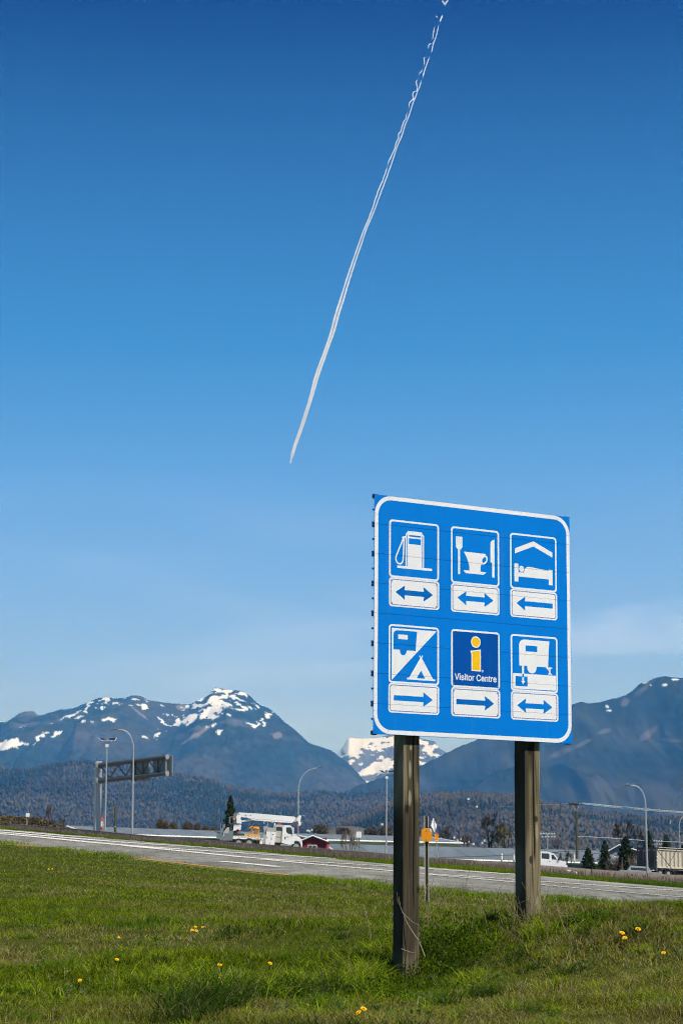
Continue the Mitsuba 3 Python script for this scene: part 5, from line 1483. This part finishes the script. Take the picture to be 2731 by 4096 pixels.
def bush(label, xc, ytop, ybase, half, dist, seed, tint, n=900, name='brown_bush', group=None, cat='bush'):
    rng = np.random.default_rng(seed)
    k = dist / FOC
    b = at(xc, ybase, dist); h = (ybase - ytop) * k; R = half * k
    v_, f_, c_ = [], [], []
    u = rng.normal(size=(n, 3)); u /= np.linalg.norm(u, axis=1, keepdims=True)
    lump = 1 + .35 * (meshkit.fbm(u * 1.8 + seed, 3, seed) - .5) * 2
    p = u * (rng.random((n, 1)) ** .4) * lump[:, None] * [R, R, h * .56] + b + [0, 0, h * .45]
    p = p[p[:, 2] > b[2] - .2]
    v, f = leaf_cloud(p, (R + h) * .075, rng, 1.2)
    c = np.array(tint) * rng.uniform(.55, 1.5, (len(p), 1))
    t = Thing(name, label, cat, group)
    t.part('crown', trimesh.Trimesh(v, f, process=False), 'm_vertex', color=np.repeat(c, 4, 0))
    m = MB()
    for i in range(7):
        o = rng.normal(size=2) * R * .3
        m.tube([b + [0, 0, -.3], b + [o[0], o[1], h * .6], b + [o[0] * 2, o[1] * 2, h * .95]], [R * .04, R * .025, R * .01], 4)
    t.part('stems', m, 'm_pole_wood')


go = 'orange brown bushes behind the long shed roof'
for i, (x, yt, yb, hw, tint, lab) in enumerate(((641, 3277, 3325, 17, (.13, .085, .035), 'tallest pointed brown bush above the shed roof'), (664, 3284, 3325, 10, (.11, .09, .03), 'thin brown bush second from the left above the shed roof'), (695, 3290, 3326, 17, (.12, .095, .03), 'round olive brown bush above the shed roof'), (749, 3290, 3328, 26, (.11, .08, .04), 'broad brown bush in the middle above the shed roof'),
                                             (789, 3294, 3328, 16, (.13, .085, .05), 'reddish brown bush above the shed roof'), (823, 3302, 3329, 16, (.14, .10, .04), 'low tawny bush above the shed roof'), (857, 3308, 3330, 17, (.15, .11, .03), 'low ochre bush just left of the crane truck'))):
    bush(lab, x, yt, yb, hw, 420, 40 + i, tint, 800, group=go)
gb = 'brown leafless trees on the skyline behind the sheds'
for i, (x, yt, yb, hw, d, tint, lab) in enumerate(((1282, 3299, 3345, 33, 520, (.10, .08, .05), 'broad brown bare tree above the red barn'), (1370, 3310, 3350, 30, 540, (.085, .07, .06), 'grey brown bare tree left of the white plated post'), (1488, 3308, 3352, 34, 540, (.09, .075, .055), 'grey brown bare tree left of the solar light pole'), (1545, 3305, 3352, 24, 540, (.11, .08, .045), 'warm brown bare tree behind the solar light pole'), (1675, 3322, 3385, 40, 480, (.085, .07, .05), 'brown bare tree behind the orange marker post'))):
    bush(lab, x, yt, yb, hw, d, 60 + i, tint, 1100, name='far_tree', group=gb, cat='tree')

rng = np.random.default_rng(77)
pts, cc = [], []
for i in range(14000):
    x = rng.uniform(-120, 262)
    top = np.interp(x, [-120, 0, 60, 150, 205, 240, 262], [3262, 3264, 3268, 3276, 3290, 3304, 3313])
    y = top + rng.random() ** .8 * (3325 - top) + rng.normal() * 3
    pts.append(at(x, y, 193 + rng.uniform(-1.0, 5.5)))
pts = np.array(pts)
v, f = leaf_cloud(pts, .22, rng, 1.0)
c = np.where(rng.random((len(pts), 1)) < .5, [.16, .135, .06], [.085, .065, .045]) * rng.uniform(.5, 1.5, (len(pts), 1))
single('brush', trimesh.Trimesh(v, f, process=False), 'm_vertex', 'tangled brown brush on the far verge at the left', 'brush', kind='stuff', color=np.repeat(c, 4, 0))

# ------------------------------------------------------------------ grass, weeds and small things
def ground_at(px, py):
    """where the ground lies at a place of the photograph (walks down its line of sight)"""
    d = np.geomspace(11, 260, 4000)
    p = at(np.full(d.shape, float(px)), np.full(d.shape, float(py)), d)
    g = H(p[:, 0], p[:, 1])
    k = np.nonzero(p[:, 2] <= g)[0]
    i = k[0] if len(k) else len(d) - 1
    return np.array([p[i, 0], p[i, 1], g[i]])


def blades(x, y, length, width, lean, colour, rng, z=None, seg=2, droop=0.5):
    """curved grass blades standing at (x, y)"""
    n = len(x)
    z = H(x, y) - .012 if z is None else z
    a = rng.random(n) * 2 * np.pi
    f = rng.random(n) * 2 * np.pi
    dirv = np.stack([np.cos(a), np.sin(a), 0 * a], -1)
    side = np.stack([np.cos(f), np.sin(f), 0 * f], -1)
    b = np.stack([x, y, z], -1)
    rows_ = []
    for k in range(seg + 1):
        t = k / seg
        out = dirv * (length * lean * t ** 1.7)[:, None]
        up = np.zeros((n, 3)); up[:, 2] = length * (t - droop * lean * t ** 2.2)
        c = b + out + up
        w = (width * (1 - t ** 1.6) * .5)[:, None] * side
        rows_ += [c - w, c + w] if k < seg else [c]
    V = np.stack(rows_, 1)
    m = 2 * seg + 1
    fl = []
    for k in range(seg - 1):
        fl += [[2 * k, 2 * k + 1, 2 * k + 3], [2 * k, 2 * k + 3, 2 * k + 2]]
    fl += [[2 * seg - 2, 2 * seg - 1, 2 * seg]]
    F = (np.array(fl)[None] + (np.arange(n) * m)[:, None, None]).reshape(-1, 3)
    tipc = np.repeat(colour[:, None, :], m, 1)
    return V.reshape(-1, 3), F, tipc.reshape(-1, 3)


class Lawn:
    def __init__(self): self.v, self.f, self.c, self.n = [], [], [], 0
    def add(self, vfc):
        v, f, c = vfc
        self.v.append(v); self.f.append(f + self.n); self.c.append(c); self.n += len(v)
    def done(self, name, label, cat, m='m_leaf'):
        single(name, trimesh.Trimesh(np.vstack(self.v), np.vstack(self.f), process=False), m, label, cat, kind='stuff', color=np.vstack(self.c))


def wedge(y0, y1, n, rng, margin=2.5):
    y = np.sqrt(rng.uniform(y0 ** 2, y1 ** 2, n)) if y0 > 0 else rng.uniform(y0, y1, n)
    x = rng.uniform(-1, 1, n) * (.172 * y + margin)
    return x, y


def turf_colour(x, y, rng, dry=.20):
    n = len(x)
    p = np.stack([x, y, 0 * x], -1)
    lush = meshkit.fbm(p * .55, 4, 91)
    dryp = meshkit.fbm(p * np.array([.45, .30, 1]) + 9, 4, 92)
    g = np.array([.090, .155, .006]) * (1 - lush[:, None]) + np.array([.280, .355, .012]) * lush[:, None]
    olive = np.array([.290, .262, .040])
    g = g * .62 + olive * .38 if False else mix3(g, olive, np.clip((dryp - .42) * 3.2, 0, .8))
    c = g * rng.uniform(.22, 1.6, (n, 1)) * (.55 + .9 * meshkit.fbm(p * 2.1 + 4, 3, 97))[:, None]
    isdry = rng.random(n) < dry * (.30 + 4.2 * np.clip(dryp - .40, 0, 1))
    return np.where(isdry[:, None], np.array([.46, .41, .20]) * rng.uniform(.5, 1.2, (n, 1)), c), lush, dryp


rng = np.random.default_rng(2024)
lawn = Lawn()
for y0, y1, n, w, l0, l1, seg in ((12.0, 17.5, 150000, .0075, .075, .14, 2), (17.5, 25, 165000, .0095, .08, .15, 2), (25, 43, 150000, .015, .09, .15, 1), (43, 75, 90000, .026, .08, .13, 1), (75, 155, 75000, .045, .10, .16, 1)):
    x, y = wedge(y0, y1, n, rng, 2.0 if y0 < 40 else 3)
    if y0 >= 43:
        keep = ~in_road(x, y)
        tx = CX + FOC * x / y
        keep &= y < near_d(np.clip(tx, -1400, 4100)) + 1
        x, y = x[keep], y[keep]
    c, lush, dryp = turf_colour(x, y, rng)
    clump = meshkit.fbm(np.stack([x * 1.6, y * 1.6, 0 * x], -1), 3, 93)
    L = (l0 + (l1 - l0) * rng.random(len(x))) * (.45 + 2.0 * np.clip(clump - .22, 0, 1) ** 1.3 * (.5 + 1.0 * lush))
    lawn.add(blades(x, y, L, w * rng.uniform(.6, 1.3, len(x)), rng.uniform(.25, 1.15, len(x)), c, rng, seg=seg))
# shaggy fringe hanging over the edge of the asphalt
NF = 26000
ex = rng.uniform(-300, 3050, NF)
e = at(ex, near_y(ex), near_d(ex))[:, :2] + rng.normal(size=(NF, 2)) * np.array([.8, .7]) + np.array([0, -.2])
c, lush, dryp = turf_colour(e[:, 0], e[:, 1], rng, .2)
c[:, 1] *= 1.15
lf = .09 + .42 * np.clip(meshkit.fbm(np.stack([e[:, 0] * .22, e[:, 1] * .22, 0 * e[:, 0]], -1), 3, 95) - .3, 0, 1) * 2.2
lawn.add(blades(e[:, 0], e[:, 1], lf * rng.uniform(.6, 1.3, NF), np.full(NF, .03), rng.uniform(.2, .9, NF), c, rng, seg=2))

# tussocks of longer grass
tall = Lawn()
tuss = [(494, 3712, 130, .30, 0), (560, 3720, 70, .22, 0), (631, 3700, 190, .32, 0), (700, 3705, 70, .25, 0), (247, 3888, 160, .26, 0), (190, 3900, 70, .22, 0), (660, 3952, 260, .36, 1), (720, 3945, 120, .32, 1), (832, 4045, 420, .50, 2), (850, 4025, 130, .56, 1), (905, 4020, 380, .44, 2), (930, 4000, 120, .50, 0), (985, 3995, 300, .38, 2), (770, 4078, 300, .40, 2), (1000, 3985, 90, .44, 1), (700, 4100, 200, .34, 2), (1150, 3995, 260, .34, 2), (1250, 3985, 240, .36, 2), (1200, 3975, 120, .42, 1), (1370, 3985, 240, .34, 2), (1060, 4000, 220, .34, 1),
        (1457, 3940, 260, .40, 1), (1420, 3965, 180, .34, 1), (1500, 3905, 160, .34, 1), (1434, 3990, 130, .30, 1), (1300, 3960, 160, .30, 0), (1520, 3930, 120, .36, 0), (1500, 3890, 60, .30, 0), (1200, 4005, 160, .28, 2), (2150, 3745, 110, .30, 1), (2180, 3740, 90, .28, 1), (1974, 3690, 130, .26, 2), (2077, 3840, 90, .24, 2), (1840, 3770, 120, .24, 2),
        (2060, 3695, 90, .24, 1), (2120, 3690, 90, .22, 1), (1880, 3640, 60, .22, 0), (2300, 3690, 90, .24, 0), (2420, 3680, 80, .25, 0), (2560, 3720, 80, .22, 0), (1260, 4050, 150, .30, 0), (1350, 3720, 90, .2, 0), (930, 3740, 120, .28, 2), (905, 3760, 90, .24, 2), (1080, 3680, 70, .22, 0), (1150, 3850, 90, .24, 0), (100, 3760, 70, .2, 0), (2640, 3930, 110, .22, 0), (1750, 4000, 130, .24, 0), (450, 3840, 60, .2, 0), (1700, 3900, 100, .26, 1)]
for i in range(26):
    tuss.append((rng.uniform(1480, 2000), rng.uniform(3700, 4010), rng.integers(30, 80), rng.uniform(.18, .34), rng.choice([0, 1, 2])))
for i in range(190):
    tuss.append((rng.uniform(-60, 2780), rng.uniform(3620, 4150), rng.integers(30, 90), rng.uniform(.13, .25), rng.choice([0, 1, 1, 2])))
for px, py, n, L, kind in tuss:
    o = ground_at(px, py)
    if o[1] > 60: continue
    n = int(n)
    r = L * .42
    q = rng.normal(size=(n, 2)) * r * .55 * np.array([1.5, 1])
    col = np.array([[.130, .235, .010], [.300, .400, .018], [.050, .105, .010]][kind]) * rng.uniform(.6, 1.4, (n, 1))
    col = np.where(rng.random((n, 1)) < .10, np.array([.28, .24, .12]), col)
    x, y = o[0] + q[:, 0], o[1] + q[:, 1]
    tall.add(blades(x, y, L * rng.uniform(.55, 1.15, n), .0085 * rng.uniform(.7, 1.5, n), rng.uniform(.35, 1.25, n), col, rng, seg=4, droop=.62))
tall.done('tall_grass', 'tussocks of longer arching grass in the bank', 'grass')
lawn.done('grass', 'rough green grass with dry stalks covering the near bank', 'grass')

# broad leaved weeds at the foot of the nearer post and about the bank
weeds = Lawn()


def weed(px, py, n, r, h, leaf, tone):
    o = ground_at(px, py)
    q = rng.normal(size=(n, 2)) * r * .5
    zz = rng.random(n) ** .8 * h * np.exp(-(np.linalg.norm(q, axis=1) / r) ** 2)
    x, y = o[0] + q[:, 0], o[1] + q[:, 1]
    p = np.stack([x, y, H(x, y) + .02 + zz], -1)
    v, f = leaf_cloud(p, leaf, rng, 1.6)
    c = np.array(tone) * rng.uniform(.55, 1.6, (n, 1))
    weeds.add((v, f, np.repeat(c, 4, 0)))


for px, py, n, r, h in ((1730, 3850, 380, .40, .26), (1740, 3790, 420, .42, .32), (1800, 3830, 380, .45, .26), (1700, 3920, 420, .45, .22), (1650, 3975, 260, .40, .16), (1780, 3740, 260, .35, .30), (1860, 3850, 260, .4, .2), (1560, 3985, 260, .4, .2), (1880, 3790, 220, .35, .2), (1500, 4010, 240, .4, .2), (1950, 3720, 160, .3, .2)):
    weed(px, py, int(n * 1.5), r, h, .028, [(.085, .150, .008), (.15, .20, .016), (.05, .09, .008)][int(px) % 3])
for i in range(70):
    weed(rng.uniform(0, 2731), rng.uniform(3560, 4100), int(rng.integers(8, 26)), .10, .10, .034, [(.14, .22, .05), (.11, .20, .025), (.20, .26, .11)][i % 3])
weeds.done('weeds', 'low broad leaved weeds among the grass and round the post foot', 'weeds')

# grass of the far verge and the dead weeds in front of the barrier
verge = Lawn()
n = 120000
vx, vt = rng.uniform(-350, 3100, n), rng.random(n)
f_ = at(vx, far_y(vx), far_d(vx))[:, :2]
k_ = at(vx, bar_y(vx), far_d(vx) + 7.6)[:, :2]
q = f_ * (1 - vt)[:, None] + k_ * vt[:, None]
pn = meshkit.fbm(np.stack([q[:, 0] * .25, q[:, 1] * .25, 0 * vx], -1), 3, 44)
c = mix3((.085, .170, .006), (.22, .32, .010), np.clip((pn - .3) * 2.2, 0, 1)) * rng.uniform(.6, 1.35, (n, 1))
c = np.where(rng.random((n, 1)) < .05, np.array([.27, .22, .11]), c)
verge.add(blades(q[:, 0], q[:, 1], (.13 + .22 * np.clip(pn - .25, 0, 1) * 1.6) * rng.uniform(.6, 1.3, n), np.full(n, .045), rng.uniform(.2, .9, n), c, rng, seg=1))
verge.done('verge_grass', 'bright green grass on the far verge of the ramp', 'grass')
dry = Lawn()
n = 26000
vx = rng.uniform(-350, 3100, n)
vt = rng.beta(5, 1.4, n)
f_ = at(vx, far_y(vx), far_d(vx))[:, :2]
k_ = at(vx, bar_y(vx), far_d(vx) + 7.7)[:, :2]
q = f_ * (1 - vt)[:, None] + k_ * vt[:, None]
c = mix3((.20, .155, .115), (.42, .34, .25), rng.random(n)) * rng.uniform(.6, 1.2, (n, 1))
dens = np.interp(vx, [-350, 250, 600, 1500, 1900, 2100, 2300, 3100], [1, 1, 1, 1, .9, .6, .35, .35])
dens *= .4 + 1.2 * meshkit.fbm(np.stack([vx / 60, 0 * vx, 0 * vx], -1), 3, 46)
ok = rng.random(n) < dens
dry.add(blades(q[ok, 0], q[ok, 1], (.45 + .25 * rng.random(n)[ok]) * rng.uniform(.55, 1.25, ok.sum()), np.full(ok.sum(), .030), rng.uniform(.05, .5, ok.sum()), c[ok], rng, seg=2))
dry.done('dry_weeds', 'dead brown weeds standing along the foot of the barrier', 'weeds')
# brittle stalks about the posts
stalks = MB()
cs = []
for i in range(60):
    px = rng.choice([rng.normal(1740, 60), rng.normal(1640, 40), rng.normal(2150, 90)], p=[.45, .25, .3])
    o = ground_at(px, rng.uniform(3640, 3800))
    if o[1] > 45: continue
    L = rng.uniform(.18, .52)
    d = rng.normal(size=3) * .28; d[2] = 1
    e = rng.normal(size=3) * .25
    pts = np.array([o + d * L * t + e * L * t * t for t in np.linspace(0, 1, 6)])
    m0 = stalks.n
    stalks.tube(pts, np.linspace(.0032, .0016, 6) * (o[1] / 20), 4, caps=False)
    for k in range(3):
        s = pts[rng.integers(2, 6)]
        stalks.tube([s, s + rng.normal(size=3) * .07 + [0, 0, .07]], .0018 * o[1] / 20, 3, caps=False)
    cs.append(np.tile(np.array([.30, .24, .14]) * rng.uniform(.5, 1.2), (stalks.n - m0, 1)))
single('dry_stalks', stalks, 'm_vertex', 'thin dead stalks sticking up round the posts', 'stalks', kind='stuff', color=np.vstack(cs))
br = Thing('dead_branch', 'pale dead branch leaning against the nearer timber post', 'branch')
q = [at(x, y, d) for x, y, d in ((1594, 3588, 20.33), (1600, 3625, 20.30), (1611, 3655, 20.28), (1630, 3698, 20.24), (1655, 3738, 20.2), (1676, 3768, 20.12), (1700, 3830, 20.0))]
br.part('stem', MB().tube(q, [.002, .003, .004, .005, .006, .006, .006], 6), 'm_dead_wood')
br.part('twig', MB().tube([q[2], at(1626, 3668, 20.2), at(1650, 3690, 20.15), at(1680, 3705, 20.1)], [.005, .004, .004, .003], 5).tube([q[1], at(1590, 3610, 20.2), at(1588, 3570, 20.2)], [.004, .003, .002], 5), 'm_dead_wood')
br.part('twig', MB().tube([at(1676, 3768, 20.12), at(1690, 3720, 20.05), at(1696, 3672, 20.0)], [.006, .005, .003], 5).tube([at(1606, 3798, 20.1), at(1640, 3812, 19.95), at(1660, 3814, 19.9)], [.006, .007, .004], 6), 'm_dead_wood')
mat('m_dead_wood', (0.24, 0.19, 0.12), 0.9)

mat('m_dandelion', (0.90, 0.55, 0.0), 0.7)
mat('m_stem', (0.09, 0.13, 0.03), 0.7)
dl = [(195, 3478, 1.3, 'left one of two yellow dandelions far up the left bank', None), (209, 3477, 1.3, 'right one of two yellow dandelions far up the left bank', None),
      (782, 3727, 1.1, 'upper left yellow dandelion in the cluster of four', 'cluster of four dandelions'), (811, 3728, 1.1, 'rightmost yellow dandelion in the cluster of four', 'cluster of four dandelions'), (768, 3740, 1.2, 'lower left yellow dandelion in the cluster of four', 'cluster of four dandelions'), (785, 3743, 1.2, 'lowest yellow dandelion in the cluster of four', 'cluster of four dandelions'),
      (475, 3771, 1.0, 'single yellow dandelion left below the cluster of four', None), (467, 3868, 1.0, 'single small dandelion in the lower left grass', None), (878, 3892, 1.1, 'yellow dandelion midway between the cluster of four and the bottom edge', None), (319, 3956, 1.0, 'lowest yellow dandelion on the left side', None),
      (878, 3946, .8, 'small orange dandelion above the dark tall tussock', None), (1080, 3884, 1.1, 'single yellow dandelion left of the nearer timber post', None), (1454, 4076, 1.2, 'larger yellow dandelion at the bottom edge', None), (1434, 4092, 1.2, 'smaller yellow dandelion cut by the bottom edge', None),
      (2488, 3763, 1.4, 'upper left yellow dandelion of three on the right', 'three dandelions on the right'), (2552, 3746, 1.5, 'rightmost and highest yellow dandelion of three on the right', 'three dandelions on the right'), (2499, 3782, 1.3, 'lowest yellow dandelion of three on the right', 'three dandelions on the right'), (2654, 3843, 1.1, 'single yellow dandelion near the right edge', None)]
for px, py, s, lab, grp in dl:
    o = ground_at(px, py + 10)
    t = Thing('dandelion', lab, 'dandelion', grp)
    zt = .13 if o[1] < 40 else .22
    c = at(px, py, o[1]); c = np.array([c[0], c[1], max(c[2], o[2] + .09)])
    t.part('stem', MB().tube([o, (o + c) / 2 + [.006, 0, .01], c], .003 * max(o[1] / 20, 1), 5), 'm_stem')
    r = .019 * s * (1.35 if o[1] > 40 else 1)
    m = MB()
    tilt = np.array([rng.normal() * .2, -.55, .8]); tilt /= np.linalg.norm(tilt)
    ax = np.cross(tilt, [1, 0, 0]); ax /= np.linalg.norm(ax); ay = np.cross(tilt, ax)
    for ringn, rr, hh in ((16, 1.0, .10), (13, .78, .30), (9, .5, .42), (5, .25, .5)):
        for k in range(ringn):
            a = 2 * np.pi * (k + .3 * ringn) / ringn
            dv = ax * math.cos(a) + ay * math.sin(a); sd = np.cross(tilt, dv)
            q0 = c + tilt * r * .05; q1 = c + dv * r * rr * rng.uniform(.85, 1.1) + tilt * r * hh
            w = r * .20
            m.add([q0 - sd * w * .5, q0 + sd * w * .5, q1 + sd * w, q1 - sd * w], [[0, 1, 2, 3]])
    t.part('flower_head', m, 'm_dandelion')

bag = Thing('plastic_bag', 'white plastic bag lying in the far verge right of the right timber post', 'litter')
m1 = trimesh.creation.icosphere(3, 1.0)
for (px, py, w, h, sd) in ((2276, 3493, .27, .16, 1), (2297, 3498, .27, .18, 2)):
    c = at(px, py, 138)
    v = np.array(m1.vertices)
    v *= (1 + .35 * (meshkit.fbm(v * 2.2 + sd * 7, 4, sd) - .5) * 2)[:, None]
    bag.part('bulge', MB().mesh(trimesh.Trimesh(v * [w, w * .7, h], m1.faces, process=False), rz(20 * sd) @ np.array([[.94, 0, .34], [0, 1, 0], [-.34, 0, .94]]), c + [0, 0, .03]), 'm_bag', smooth=40)
mat('m_bag', (0.80, 0.82, 0.83), 0.35)
